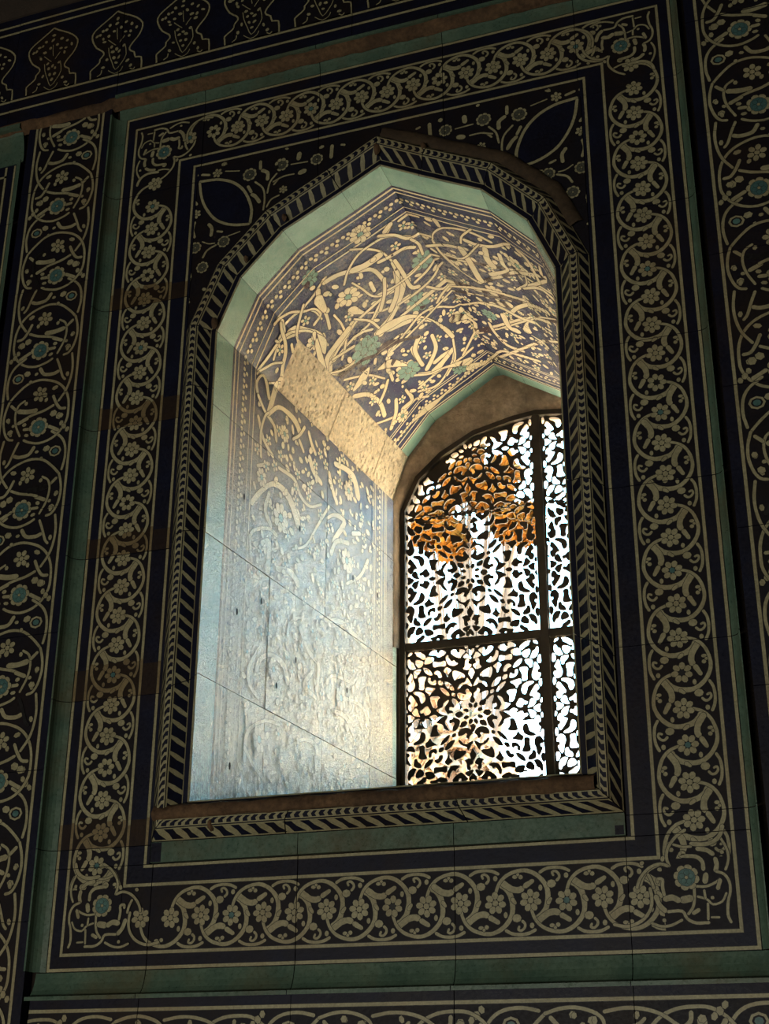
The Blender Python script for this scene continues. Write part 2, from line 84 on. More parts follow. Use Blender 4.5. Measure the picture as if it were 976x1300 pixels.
def worn_glare(name, glaze, glaze2, bare, bare2, rough=.11, bump=1.6):
    """glaze of the niche lining: sound on the vault, lower jambs paled by abrasion and by glare put into the colour"""
    M = bpy.data.materials.new(name); M.use_nodes = True; t = M.node_tree; N = t.nodes; L = t.links
    b = N['Principled BSDF']; tc = N.new('ShaderNodeTexCoord'); co = tc.outputs['Object']
    def nz(sc, det=4, ro=.6, vec=co):
        n = N.new('ShaderNodeTexNoise'); n.inputs['Scale'].default_value = sc; n.inputs['Detail'].default_value = det; n.inputs['Roughness'].default_value = ro
        L.new(vec, n.inputs['Vector']); return n.outputs[0]
    def math_(op, a, bb, c=None):
        x = N.new('ShaderNodeMath'); x.operation = op
        for i, v in enumerate((a, bb, c)):
            if v is None: continue
            if hasattr(v, 'is_output'): L.new(v, x.inputs[i])
            else: x.inputs[i].default_value = v
        return x.outputs[0]
    def mr(v, a, bb, c=0., d=1.):
        x = N.new('ShaderNodeMapRange'); x.inputs[1].default_value = a; x.inputs[2].default_value = bb; x.inputs[3].default_value = c; x.inputs[4].default_value = d
        L.new(v, x.inputs[0]); return x.outputs[0]
    def mix(f, a, bb, typ='MIX'):
        x = N.new('ShaderNodeMix'); x.data_type = 'RGBA'; x.blend_type = typ
        for s, v in ((x.inputs[0], f), (x.inputs[6], a), (x.inputs[7], bb)):
            if hasattr(v, 'is_output'): L.new(v, s)
            elif isinstance(v, (int, float)): s.default_value = v
            else: s.default_value = (*v, 1)
        return x.outputs[2]
    sp_ = N.new('ShaderNodeSeparateXYZ'); L.new(co, sp_.inputs[0])
    z = sp_.outputs['Z']; y = sp_.outputs['Y']
    # abrasion plus painted glare pale the lower jambs, scattered abraded patches elsewhere; fine dark pits stretched along the fall
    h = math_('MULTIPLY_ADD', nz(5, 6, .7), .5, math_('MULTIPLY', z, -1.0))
    wear_glare = math_('MULTIPLY', mr(h, -1.1, -.45), mr(nz(60, 4, .75), .33, .5, .45, 1.))
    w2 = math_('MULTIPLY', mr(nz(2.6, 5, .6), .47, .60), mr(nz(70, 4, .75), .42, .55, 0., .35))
    wear_glare = math_('MAXIMUM', wear_glare, w2)
    pitn = nz(110, 4, .75)
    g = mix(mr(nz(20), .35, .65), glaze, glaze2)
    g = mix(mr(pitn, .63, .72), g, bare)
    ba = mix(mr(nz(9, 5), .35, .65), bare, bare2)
    col = mix(wear_glare, g, ba)
    mp = N.new('ShaderNodeMapping'); mp.inputs['Scale'].default_value = (1, 1, .3); L.new(co, mp.inputs[0])
    pn = nz(130, 5, .8, mp.outputs[0]); pits = mr(pn, .45, .50)
    pits = math_('MAXIMUM', pits, mr(z, -.1, .25))
    col = mix(1., col, mix(pits, (.30, .25, .22), (1, 1, 1)), 'MULTIPLY')
    L.new(col, b.inputs['Base Color'])
    L.new(math_('MULTIPLY_ADD', wear_glare, .15, rough), b.inputs['Roughness']); L.new(mr(z, 1.35, 1.55, .62, .10), b.inputs['Specular IOR Level'])
    bp = N.new('ShaderNodeBump'); bp.inputs['Distance'].default_value = .008
    L.new(math_('MULTIPLY_ADD', wear_glare, .45, .55), bp.inputs['Strength'])
    L.new(math_('ADD', pits, math_('MULTIPLY', nz(160, 4, .7), .7)), bp.inputs['Height']); L.new(bp.outputs[0], b.inputs['Normal'])
    return M

NAVY = mat('navy_glaze', (.007, .009, .025), (.006, .006, .014), .45, .25, 9, (.022, .013, .008), .5, spec=.25)
FIELD = mat('dark_field_glaze', (.009, .009, .015), (.012, .009, .010), .5, .25, 9, (.03, .017, .008), .5, spec=.2)
ST_N = mat('stained_navy_glaze', (.030, .018, .011), (.018, .012, .012), .5, .25, 9, spec=.2)
ST_C = mat('stained_cream_glaze', (.25, .19, .09), (.17, .12, .055), .5, .35, 16, fine=160, fine_amt=.35)
ST_F = mat('stained_field_glaze', (.026, .016, .009), (.018, .011, .008), .5, .25, 9, spec=.2)
STAINED = {'navy_glaze': ST_N, 'cream_glaze': ST_C, 'dark_field_glaze': ST_F}
OLIVE = mat('dim_olive_glaze', (.10, .10, .07), (.06, .065, .05), .45, .25)
OUTL = mat('black_outline', (.006, .005, .005), None, .5, .2)
CREAM = mat('cream_glaze', (.38, .35, .205), (.29, .265, .15), .42, .35, 16, (.24, .14, .06), .5, fine=160, fine_amt=.35)
TURQ = mat('turquoise_glaze', (.095, .15, .105), (.06, .11, .08), .34, .3, 10, (.10, .075, .035), .7)
TEAL = mat('teal_glaze', (.085, .18, .16), (.05, .12, .12), .36, .3)
MORTAR = mat('brown_mortar', (.16, .095, .05), (.10, .06, .035), .9, .9, 12, (.04, .03, .02), .5, .2, 60, .5, .006)
DARKM = mat('sooty_mortar', (.03, .022, .016), (.02, .015, .012), .9, .8, 12, None, 0, .2, 60, .5, .006)
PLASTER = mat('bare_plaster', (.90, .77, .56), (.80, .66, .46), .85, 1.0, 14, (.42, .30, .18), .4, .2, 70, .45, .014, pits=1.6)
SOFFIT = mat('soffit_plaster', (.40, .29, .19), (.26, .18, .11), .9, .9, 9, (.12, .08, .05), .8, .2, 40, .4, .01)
V_NAVY = worn_glare('niche_navy_glaze', (.040, .040, .11), (.05, .07, .125), (.60, .53, .40), (.48, .43, .33))
V_CREAM = worn_glare('niche_cream_glaze', (.80, .70, .47), (.72, .62, .41), (.66, .58, .44), (.56, .50, .38))
V_OUT = worn_glare('niche_outline', (.055, .035, .045), (.07, .04, .04), (.42, .38, .30), (.34, .31, .26))
V_TURQ = worn_glare('niche_turquoise_glaze', (.32, .50, .40), (.25, .42, .34), (.50, .62, .54), (.40, .52, .46))
V_TEAL = worn_glare('niche_teal_glaze', (.24, .38, .30), (.18, .30, .26), (.48, .56, .50), (.40, .48, .44))
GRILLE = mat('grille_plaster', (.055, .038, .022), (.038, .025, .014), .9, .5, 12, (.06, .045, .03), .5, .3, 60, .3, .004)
DARKMB = mat('umber_mortar', (.075, .05, .028), (.05, .033, .02), .8, .7, 12, None, 0, .3, 60, .4, .004)
MORTARD = mat('umber_plaster', (.06, .042, .03), (.04, .03, .022), .85, .5, 6)
WALLP = mat('room_plaster', (.10, .08, .055), (.07, .055, .04), .85, .4, 3, (.05, .035, .02), .5, .2)
FLOORM = mat('stone_floor', (.12, .10, .08), (.08, .07, .055), .6, .4, 2)

# ------------------------------------------------------------------ 2-D drawing sheets, cut to tiles
def clip(poly, cell):
    out = poly; n = len(cell)
    for i in range(n):
        ax, ay = cell[i]; bx, by = cell[(i + 1) % n]; inp = out; out = []
        if not inp: return out
        ex, ey = bx - ax, by - ay
        d = [ex * (p[1] - ay) - ey * (p[0] - ax) for p in inp]
        for k in range(len(inp)):
            p, q = inp[k], inp[(k + 1) % len(inp)]; dp, dq = d[k], d[(k + 1) % len(inp)]
            if dp >= 0: out.append(p)
            if (dp > 0 and dq < 0) or (dp < 0 and dq > 0):
                s = dp / (dp - dq); out.append((p[0] + s * (q[0] - p[0]), p[1] + s * (q[1] - p[1])))
    return out

def catmull(p, n=4):
    if len(p) < 3: 
        a, b = p[0], p[-1]; return [tuple(a[j] + (b[j] - a[j]) * i / 3 for j in range(len(a))) for i in range(4)]
    R_ = range(len(p[0])); q = [tuple(2 * p[0][j] - p[1][j] for j in R_)] + list(p) + [tuple(2 * p[-1][j] - p[-2][j] for j in R_)]
    o = []
    for i in range(1, len(q) - 2):
        for k in range(n):
            t = k / n; a, b, c, d = q[i - 1:i + 3]
            o.append(tuple(.5 * (2 * b[j] + (c[j] - a[j]) * t + (2 * a[j] - 5 * b[j] + 4 * c[j] - d[j]) * t * t + (-a[j] + 3 * b[j] - 3 * c[j] + d[j]) * t ** 3) for j in R_))
    o.append(tuple(p[-1])); return o

class Sheet:
    def __init__(s, step=5e-6, line=CREAM, out=OUTL, cap=.0018): s.p = []; s.h = .0006; s.step = step; s.line = line; s.out = out; s.c = 0; s.cap = cap; s.base = .0006
    def up(s): s.c += 1; s.h = s.base + (s.c * s.step) % s.cap
    def poly(s, pts, m, h=None):
        a = sum(pts[i][0] * pts[(i + 1) % len(pts)][1] - pts[(i + 1) % len(pts)][0] * pts[i][1] for i in range(len(pts)))
        if a < 0: pts = pts[::-1]
        if abs(a) < 1e-10: return
        xs = [p[0] for p in pts]; ys = [p[1] for p in pts]
        s.p.append((pts, m, s.h if h is None else h, (min(xs), min(ys), max(xs), max(ys))))
    grid = None
    def rect(s, x0, y0, x1, y1, m, h=None):
        nx = max(1, math.ceil(abs(x1 - x0) / s.grid)) if s.grid else 1; ny = max(1, math.ceil(abs(y1 - y0) / s.grid)) if s.grid else 1
        for i in range(nx):
            for j in range(ny):
                a, b, c, d = x0 + (x1 - x0) * i / nx, x0 + (x1 - x0) * (i + 1) / nx, y0 + (y1 - y0) * j / ny, y0 + (y1 - y0) * (j + 1) / ny
                s.poly([(a, c), (b, c), (b, d), (a, d)], m, h)
    def stroke(s, pts, w, m=None, out=.0012, w1=None, n=4, pointed=True, wav=.06):
        m = m or s.line; w1 = w if w1 is None else w1
        c = catmull(pts, n); N = len(c); s.up()
        L = []
        for i, (x, y, *wl) in enumerate(c):
            a = c[max(0, i - 1)]; b = c[min(N - 1, i + 1)]; dx, dy = b[0] - a[0], b[1] - a[1]; l = hypot(dx, dy) or 1e-9
            ww = (wl[0] if wl else w + (w1 - w) * (i / (N - 1)) ** 1.5) * .5 * (1 + random.uniform(-wav, wav))
            L.append((x, y, -dy / l, dx / l, ww, dx / l, dy / l))
        for lay, (ex, mm) in enumerate(((out, s.out), (0, m))):
            if lay == 0 and not out: continue
            if lay: s.up()
            f = lambda q, sg: (q[0] + q[2] * (q[4] + ex) * sg, q[1] + q[3] * (q[4] + ex) * sg)
            for a, b in zip(L, L[1:]): s.poly([f(a, -1), f(b, -1), f(b, 1), f(a, 1)], mm)
            if pointed:
                for q, sg in ((L[0], -1), (L[-1], 1)):
                    r = q[4] + ex; k = .9 * r * sg
                    s.poly([f(q, 1), (q[0] + q[5] * k * .7 + q[2] * r * .6, q[1] + q[6] * k * .7 + q[3] * r * .6), (q[0] + q[5] * k, q[1] + q[6] * k), (q[0] + q[5] * k * .7 - q[2] * r * .6, q[1] + q[6] * k * .7 - q[3] * r * .6), f(q, -1)], mm)
    def blob(s, x, y, rx, ry=None, ang=0., m=None, out=.0012, n=8):
        ry = ry or rx; m = m or s.line; s.up()
        for ex, mm in ((out, s.out), (0, m)):
            if ex == 0: s.up()
            P = []
            for i in range(n):
                a = 2 * pi * i / n; u, v = (rx + ex) * cos(a), (ry + ex) * sin(a)
                P.append((x + u * cos(ang) - v * sin(ang), y + u * sin(ang) + v * cos(ang)))
            s.poly(P, mm)
            if not out: break
    def flower(s, x, y, r, n=7, ph=None, centre=None, pet=None, out=.001):
        ph = random.uniform(0, 6) if ph is None else ph
        for i in range(n):
            a = ph + 2 * pi * i / n; s.blob(x + cos(a) * r * .64, y + sin(a) * r * .64, r * .35, r * .285, a, pet, out)
        s.blob(x, y, r * .27, r * .27, 0, centre or s.line, out * .6)
    def rosette(s, x, y, r, teal=None, out=.001):
        teal = teal or TEAL; ph = random.uniform(0, 6)
        for i in range(8):
            a = ph + 2 * pi * i / 8; s.blob(x + cos(a) * r * .74, y + sin(a) * r * .74, r * .24, r * .31, a, None, out)
        s.blob(x, y, r * .66, r * .66, 0, teal, out, 12)
        for i in range(5):
            a = ph + 2 * pi * i / 5; s.blob(x + cos(a) * r * .36, y + sin(a) * r * .36, r * .20, r * .20, a, teal, out * .8)
        s.blob(x, y, r * .13, r * .13, 0, None, out * .6, 6)

# ------------------------------------------------------------------ mesh and object helpers
def link(o, parent=None):
    COL.objects.link(o)
    if parent is not None: o.parent = parent
    return o
def tagp(o, label=None, cat=None, kind=None, group=None):
    if label: o['label'] = label
    if cat: o['category'] = cat
    if kind: o['kind'] = kind
    if group: o['group'] = group
    return o
def empty(name, loc, label, cat, kind=None, group=None):
    o = bpy.data.objects.new(name, None); o.location = loc; o.empty_display_size = .1; COL.objects.link(o); return tagp(o, label, cat, kind, group)
def mesh_obj(name, verts, faces, mids, mats, parent=None, smooth=False):
    o0 = parent.location if parent is not None and parent.type == 'EMPTY' else Vector((0, 0, 0))
    if parent is not None and parent.type != 'EMPTY': o0 = parent.get('o0', None); o0 = Vector(o0) if o0 else Vector((0, 0, 0))
    me = bpy.data.meshes.new(name); me.from_pydata([Vector(v) - o0 for v in verts], [], faces)
    for mm in mats: me.materials.append(mm)
    if mids: me.polygons.foreach_set('material_index', mids)
    if smooth: me.polygons.foreach_set('use_smooth', [True] * len(me.polygons))
    me.update()
    o = bpy.data.objects.new(name, me); link(o, parent); o['o0'] = list(o0)
    return o

# material coordinates are taken in object space, so drop the helper keys at the end
def emit(name, cells, fmap, sheet, base, parent, thick=.010, hb=0., label=None, grid=None, stain=None):
    """one tile: a slab under its share of the painted sheet. cells: convex polygons (ccw) in sheet space"""
    V = []; F = []; MI = []; mats = [base]; ids = {base.name: 0}
    def vid(p, h): V.append(fmap(p[0], p[1], h)); return len(V) - 1
    allx = [p[0] for c in cells for p in c]; ally = [p[1] for c in cells for p in c]
    X0, X1, Y0, Y1 = min(allx), max(allx), min(ally), max(ally)
    edges = {}
    for c in cells:
        for i in range(len(c)):
            a, b = c[i], c[(i + 1) % len(c)]; k = (round(a[0], 5), round(a[1], 5), round(b[0], 5), round(b[1], 5)); kr = k[2:] + k[:2]
            if kr in edges: del edges[kr]
            else: edges[k] = (a, b)
    for c in cells:
        if grid:
            nx = max(1, math.ceil((c[2][0] - c[0][0]) / grid)); ny = max(1, math.ceil((c[2][1] - c[0][1]) / grid)); k0 = len(V)
            for iy in range(ny + 1):
                for ix in range(nx + 1): vid((c[0][0] + (c[2][0] - c[0][0]) * ix / nx, c[0][1] + (c[2][1] - c[0][1]) * iy / ny), hb)
            for iy in range(ny):
                for ix in range(nx): a = k0 + iy * (nx + 1) + ix; F.append([a, a + 1, a + nx + 2, a + nx + 1]); MI.append(0)
        else:
            F.append([vid(p, hb) for p in c]); MI.append(0)
        F.append([vid(p, hb - thick) for p in c][::-1]); MI.append(0)
    for a, b in edges.values():
        F.append([vid(a, hb), vid(a, hb - thick), vid(b, hb - thick), vid(b, hb)]); MI.append(0)
    if sheet:
        for pts, m, h, bb in sheet.p:
            if bb[0] > X1 or bb[2] < X0 or bb[1] > Y1 or bb[3] < Y0: continue
            for c in cells:
                cx = [p[0] for p in c]; cy = [p[1] for p in c]
                x0, x1, y0, y1 = min(cx), max(cx), min(cy), max(cy)
                if bb[0] > x1 or bb[2] < x0 or bb[1] > y1 or bb[3] < y0: continue
                q = pts if (len(c) == 4 and bb[0] > x0 and bb[2] < x1 and bb[1] > y0 and bb[3] < y1 and c[0][0] == c[3][0] and c[0][1] == c[1][1] and c[1][0] == c[2][0]) else clip(pts, c)
                if len(q) < 3: continue
                if stain and stain((bb[0] + bb[2]) / 2, (bb[1] + bb[3]) / 2): m = STAINED.get(m.name, m)
                if m.name not in ids: ids[m.name] = len(mats); mats.append(m)
                F.append([vid(p, hb + h) for p in q]); MI.append(ids[m.name])
    o = mesh_obj(name, V, F, MI, mats, parent)
    if label: o['label'] = label
    return o
def R(x0, y0, x1, y1, g=.0009): return [(x0 + g, y0 + g), (x1 - g, y0 + g), (x1 - g, y1 - g), (x0 + g, y1 - g)]
def box(name, x0, y0, z0, x1, y1, z1, m, parent=None):
    v = [(x, y, z) for x in (x0, x1) for y in (y0, y1) for z in (z0, z1)]
    f = [(0, 1, 3, 2), (4, 6, 7, 5), (0, 4, 5, 1), (2, 3, 7, 6), (0, 2, 6, 4), (1, 5, 7, 3)]
    return mesh_obj(name, v, f, None, [m], parent)
class MB:
    def __init__(s): s.v = []; s.f = []
    def box(s, x0, y0, z0, x1, y1, z1):
        n = len(s.v); s.v += [(x, y, z) for x in (x0, x1) for y in (y0, y1) for z in (z0, z1)]
        s.f += [tuple(n + i for i in q) for q in ((0, 1, 3, 2), (4, 6, 7, 5), (0, 4, 5, 1), (2, 3, 7, 6), (0, 2, 6, 4), (1, 5, 7, 3))]
    def prism(s, poly, y0, y1):
        n = len(s.v); k = len(poly); s.v += [(x, y0, z) for x, z in poly] + [(x, y1, z) for x, z in poly]
        s.f.append(tuple(range(n, n + k))); s.f.append(tuple(range(n + 2 * k - 1, n + k - 1, -1)))
        for i in range(k): j = (i + 1) % k; s.f.append((n + i, n + k + i, n + k + j, n + j))
    def build(s, name, m, parent=None, smooth=False): return mesh_obj(name, s.v, s.f, None, [m], parent, smooth)

def flat(yy):    # wall drawing (x, height above eye) -> world, h comes out of the wall towards the room
    return lambda u, v, h: (u, yy - h, v + ZO)

# ------------------------------------------------------------------ the room
PROF = [(-.505, .73), (-.505, 2.125), (-.435, 2.295), (-.305, 2.43), (-.12, 2.525), (0, 2.59), (.12, 2.525), (.305, 2.43), (.435, 2.295), (.505, 2.125), (.505, .73)]
fl = box('floor', -4.2, -7.2, -.2, 4.2, .4, 0, FLOORM); tagp(fl, 'dim stone floor of the hall below the tiled wall', 'floor', 'structure')
ce = box('ceiling', -4.2, -7.2, 5.9, 4.2, 1.5, 6.1, WALLP); tagp(ce, 'dark plaster ceiling high above the tiled wall', 'ceiling', 'structure')
for nm, a in (('wall_left', (-4.2, -7.2, 0, -4.0, .4, 5.9)), ('wall_right', (4.0, -7.2, 0, 4.2, .4, 5.9)), ('wall_back', (-4.0, -7.2, 0, 4.0, -7.0, 5.9))):
    tagp(box(nm, *a, WALLP), 'dark plastered %s wall of the hall' % nm.split('_')[1], 'wall', 'structure')
wf = empty('wall_front', (0, 0, 0), 'dark navy and cream tiled wall panel with scrolling vines framing the arched window', 'wall', 'structure')
b = MB(); B0 = .011
HP = [(x * 1.022, z + (.012 if z > 1 else -.012)) for x, z in PROF]
b.prism([(-4, -1.6), (4, -1.6), (4, .718), (-4, .718)], B0, 1.5)
b.prism([(-4, .718), (-.516, .718), (-.516, 2.137), (-4, 2.137)], B0, 1.5); b.prism([(.516, .718), (4, .718), (4, 2.137), (.516, 2.137)], B0, 1.5)
b.prism([(-4, 2.137), (-.516, 2.137), (-.516, 4.4), (-4, 4.4)], B0, 1.5); b.prism([(.516, 2.137), (4, 2.137), (4, 4.4), (.516, 4.4)], B0, 1.5)
for p, q in zip(HP[1:9], HP[2:10]): b.prism([p, q, (q[0], 4.4), (p[0], 4.4)], B0, 1.5)
b.v = [(x, y, z + ZO) for x, y, z in b.v]
b.build('wall_core', DARKM, wf)

# ------------------------------------------------------------------ scroll units
US = .0828 / 295; VS = .0785 / 322
UNIT = [(22, 46, [(252, 372), (262, 310), (290, 240), (345, 180), (420, 145), (500, 135), (570, 160), (630, 210), (675, 280), (690, 350), (685, 430), (665, 500), (630, 550), (602, 572)]),
        (46, 44, [(612, 592), (650, 560), (690, 532), (740, 522), (770, 532)]), (38, 30, [(798, 556), (830, 578), (862, 600)]), (30, 22, [(690, 440), (712, 405)]),
        (22, 22, [(630, 160), (680, 130), (750, 120), (820, 130), (872, 158)]), (17, 20, [(740, 192), (732, 165), (758, 156), (785, 182), (788, 215), (768, 240)])]
UBLOB = [(722, 268, 34, 29), (846, 198, 17, 20), (420, 192, 20, 14), (468, 196, 17, 16), (445, 172, 12, 12), (630, 300, 15, 22), (560, 250, 0, 0)]
def narrow_unit(S, T, up, teal=False):
    sg = 1 if up else -1
    f = lambda x, y: T((x - 250) * US, (418 - y) * VS * sg)
    k = US
    for w0, w1, pts in UNIT: S.stroke([f(*p) for p in pts], w0 * k * 1.12, w1=w1 * k * 1.12, n=3)
    for x, y, rx, ry in UBLOB:
        if rx: S.blob(*f(x, y), rx * k * 1.12, ry * k * 1.12)
    S.flower(*f(250, 424), 92 * k, 7, centre=TEAL if teal else None)

WU = D['wide']
def wide_unit(S, T, flip):
    """T maps (x across the band, z along it) to the sheet"""
    sg = -1 if flip else 1
    for w in WU:
        S.stroke([T(w[i] * 1e-4 * sg, w[i + 1] * 1e-4) for i in range(1, len(w), 2)], w[0] * 1e-4 * 1.08, n=3)
    for x, z, rx, ry in D['wblob']: S.blob(*T(x * 1e-4 * sg, z * 1e-4), rx * 1.25e-4, ry * 1.25e-4, random.uniform(-.5, .5), n=6)
    x, z, _ = D['wf'][0]; S.rosette(*T(x * 1e-4 * sg, z * 1e-4), .034)
    x, z, _ = D['wf'][1]; S.flower(*T(x * 1e-4 * sg, z * 1e-4), .027, 6)
    x, z, _ = D['wf'][2]; x *= 1e-4 * sg; z *= 1e-4
    S.blob(*T(x, z), .021, .018); S.blob(*T(x, z), .0145, .012, 0, FIELD, .0005); S.blob(*T(x, z), .010, .0085, 0, TEAL, .0005)

# ------------------------------------------------------------------ the framed panel: borders, scroll band, corners
S = Sheet(); S.grid = .03
XO, X2, X3, X4 = .872, .838, .672, .618
ZB = (.343, .379, .542, .588); ZT = (2.985, 2.940, 2.779, 2.742)
def frame_line(x, zb, zt, w, m, h):
    a = w / 2
    for q in ((-x - a, zb - a, x + a, zb + a), (-x - a, zt - a, x + a, zt + a)): S.rect(*q, m, h)
    for sx_ in (-1, 1): S.rect(sx_ * x - a, zb + a, sx_ * x + a, zt - a, m, h)
def ring(x0, zb0, zt0, x1, zb1, zt1, m, h):   # outer, inner
    S.rect(-x0, zb0, x0, zb1, m, h); S.rect(-x0, zt1, x0, zt0, m, h)
    S.rect(-x0, zb1, -x1, zt1, m, h); S.rect(x1, zb1, x0, zt1, m, h)
ring(X2, ZB[1], ZT[1], X3, ZB[2], ZT[2], FIELD, .0002)
for x, zb, zt in zip((XO, X2, X3, X4), ZB, ZT):
    frame_line(x, zb, zt, .0105, OUTL, .0004); frame_line(x, zb, zt, .0075, CREAM, .0005)
CB = .4605; CT = 2.8595; CX = .755
for k in range(-7, 9): narrow_unit(S, lambda u, v, k=k: (-.0385 + .083 * k + u, CB + v), k % 2 == 0, k % 5 == 1)
for k in range(-9, 7): narrow_unit(S, lambda u, v, k=k: (.104 + .0828 * k + u, CT + v), k % 2 == 1, k % 5 == 1)
for k in range(-16, 10): narrow_unit(S, lambda u, v, k=k: (CX + v, 1.387 - .0852 * k - u * 1.03), k % 2 == 0, k % 5 == 2)
for k in range(-17, 9): narrow_unit(S, lambda u, v, k=k: (-CX + v, 1.272 - .0845 * k - u * 1.03), k % 2 == 0, k % 6 == 2)
for sx_, sz, x0, z0 in ((1, 1, -X2, ZB[1]), (-1, 1, X2, ZB[1]), (1, -1, -X2, ZT[1]), (-1, -1, X2, ZT[1])):
    # clear ground of the corner square, then its own knotwork and rosette
    S.base = .0030; S.c = 0; S.up(); a = (x0, z0); bq = (x0 + sx_ * .166, z0 + sz * .163)
    S.rect(min(a[0], bq[0]) + .005, min(a[1], bq[1]) + .005, max(a[0], bq[0]) - .005, max(a[1], bq[1]) - .005, FIELD, .0028)
    for w in D['corner']: S.stroke([(x0 + sx_ * w[i] * 1e-4, z0 + sz * w[i + 1] * 1e-4) for i in range(1, len(w), 2)], w[0] * 1e-4 * .9, n=3)
    S.rosette(x0 + sx_ * .108, z0 + sz * .1165, .029)
S.base = .0006
# tiles of the ring
ring_root = wf
VF = flat(0)
zj = [.64, 1.038, 1.452, 1.858, 2.266, 2.68]
LBL = {}
for sx_ in (-1, 1):
    xs = sorted((sx_ * .605, sx_ * .8775))
    S.grid = .03; ring(XO, ZB[0], ZT[0], X2, ZB[1], ZT[1], NAVY, .0001) if sx_ < 0 else None; ring(X3, ZB[2], ZT[2], X4, ZB[3], ZT[3], NAVY, .0001) if sx_ < 0 else None
    for a, c in zip(zj, zj[1:]):
        dz = random.uniform(.05, .10)
        emit('tile', [R(xs[0], a, xs[1], c)], VF, S, NAVY, wf, hb=random.uniform(-.0008, .0008), stain=(lambda x, z, a=a, dz=dz: z < a + dz) if sx_ < 0 else None)
xj = [-.8775, -.595, -.2, .197, .6, .8775]
for i, (a, c) in enumerate(zip(xj, xj[1:])):
    if i in (0, 4):
        xi = -.605 if i == 0 else .605
        lo = [R(a, .3375, c, .594)] ; hi = [(a, .594), ((-.605 if i == 0 else c), .594), ((-.605 if i == 0 else c), .64), (a if i == 0 else .605, .64)]
        cells = [R(a, .3375, c, .592, .0009), R(min(a, c) if i == 0 else .605, .592, -.605 if i == 0 else c, .64, .0009)]
    else: cells = [R(a, .3375, c, .592)]
    emit('tile', cells, VF, S, NAVY, wf, hb=random.uniform(-.0008, .0008))
    # top course
    emit('tile', [R(a, 2.68 if i in (0, 4) else 2.737, c, 2.9905)], VF, S, NAVY, wf, hb=random.uniform(-.0008, .0008))

# ------------------------------------------------------------------ spandrels
SP = Sheet(); 
def both(fn):
    for s_ in (1, -1): fn(s_)
def spand(sg):
    for i, w in enumerate(D['sp']):
        pts = [(sg * w[j] * 1e-4, w[j + 1] * 1e-4) for j in range(1, len(w), 2)]
        SP.stroke(pts, w[0] * 1e-4 * .95, n=3)
    for r, x, z in D['ros']: SP.rosette(sg * x * 1e-4, z * 1e-4, r * 1e-4 * 1.1, OLIVE)
    for r, x, z in D['flw']: SP.flower(sg * x * 1e-4, z * 1e-4, r * 1e-4 * 1.05, 6)
    for w in D['sp'][:2]: pass
# navy fill of the almond medallions
alm = [(D['sp'][0][j] * 1e-4, D['sp'][0][j + 1] * 1e-4) for j in range(1, len(D['sp'][0]), 2)]
alm2 = [(D['sp'][1][j] * 1e-4, D['sp'][1][j + 1] * 1e-4) for j in range(1, len(D['sp'][1]), 2)]
for sg in (1, -1):
    A = catmull(alm, 3); B_ = catmull(alm2, 3)[::-1]; n = min(len(A), len(B_))
    A = [A[int(i * (len(A) - 1) / (n - 1))] for i in range(n)]; B_ = [B_[int(i * (len(B_) - 1) / (n - 1))] for i in range(n)]
    for i in range(n - 1): SP.poly([(sg * A[i][0], A[i][1]), (sg * A[i + 1][0], A[i + 1][1]), (sg * B_[i + 1][0], B_[i + 1][1]), (sg * B_[i][0], B_[i][1])], NAVY, .0003)
both(spand)
# small leaves that fill the ground near the crown and the springing
fr = random.Random(3)
for _ in range(90):
    x = fr.uniform(.0, .6); z = fr.uniform(2.15, 2.73); top = 2.59 - x * .35 if x < .3 else 2.43 - (x - .3) * 1.35
    if z < top + .1: continue
    if any(hypot(x - p[1] * 1e-4, z - p[2] * 1e-4) < .035 for p in D['ros'] + D['flw']): continue
    if any(hypot(x - w[j] * 1e-4, z - w[j + 1] * 1e-4) < .022 for w in D['sp'] for j in range(1, len(w), 2)): continue
    if .38 < x < .58 and 2.45 < z < 2.66 : continue
    for sg in (1, -1): SP.blob(sg * x, z, fr.uniform(.004, .008), fr.uniform(.006, .011), fr.uniform(0, 3), n=6)
OUTP = [(-.600, 2.125), (-.523, 2.345), (-.36, 2.51), (-.150, 2.617), (0, 2.692), (.150, 2.617), (.36, 2.51), (.523, 2.345), (.600, 2.125)]
OP2 = [(x * .93, z - .03) for x, z in OUTP]
def arch_z(x):
    for p, q in zip(OP2, OP2[1:]):
        if p[0] <= x <= q[0]: return p[1] + (q[1] - p[1]) * (x - p[0]) / (q[0] - p[0])
    return None
def sp_cells(xs, ztop=2.7365):
    c = []
    for a, d in zip(xs, xs[1:]): c.append([(a, arch_z(a)), (d, arch_z(d)), (d, ztop), (a, ztop)])
    return c
g = .0009
emit('tile', [[(-.6041, 2.10), (-.558, 2.095), (-.558, 2.7365), (-.6041, 2.7365)]] + sp_cells([-.558, OP2[1][0], OP2[2][0], -.2 - g]), VF, SP, FIELD, wf)
emit('tile', sp_cells([-.2 + g, OP2[3][0], -g]), VF, SP, FIELD, wf); emit('tile', sp_cells([g, OP2[5][0], .2 - g]), VF, SP, FIELD, wf)
emit('tile', sp_cells([.2 + g, OP2[6][0], OP2[7][0], .558]) + [[(.558, 2.095), (.6041, 2.10), (.6041, 2.7365), (.558, 2.7365)]], VF, SP, FIELD, wf)

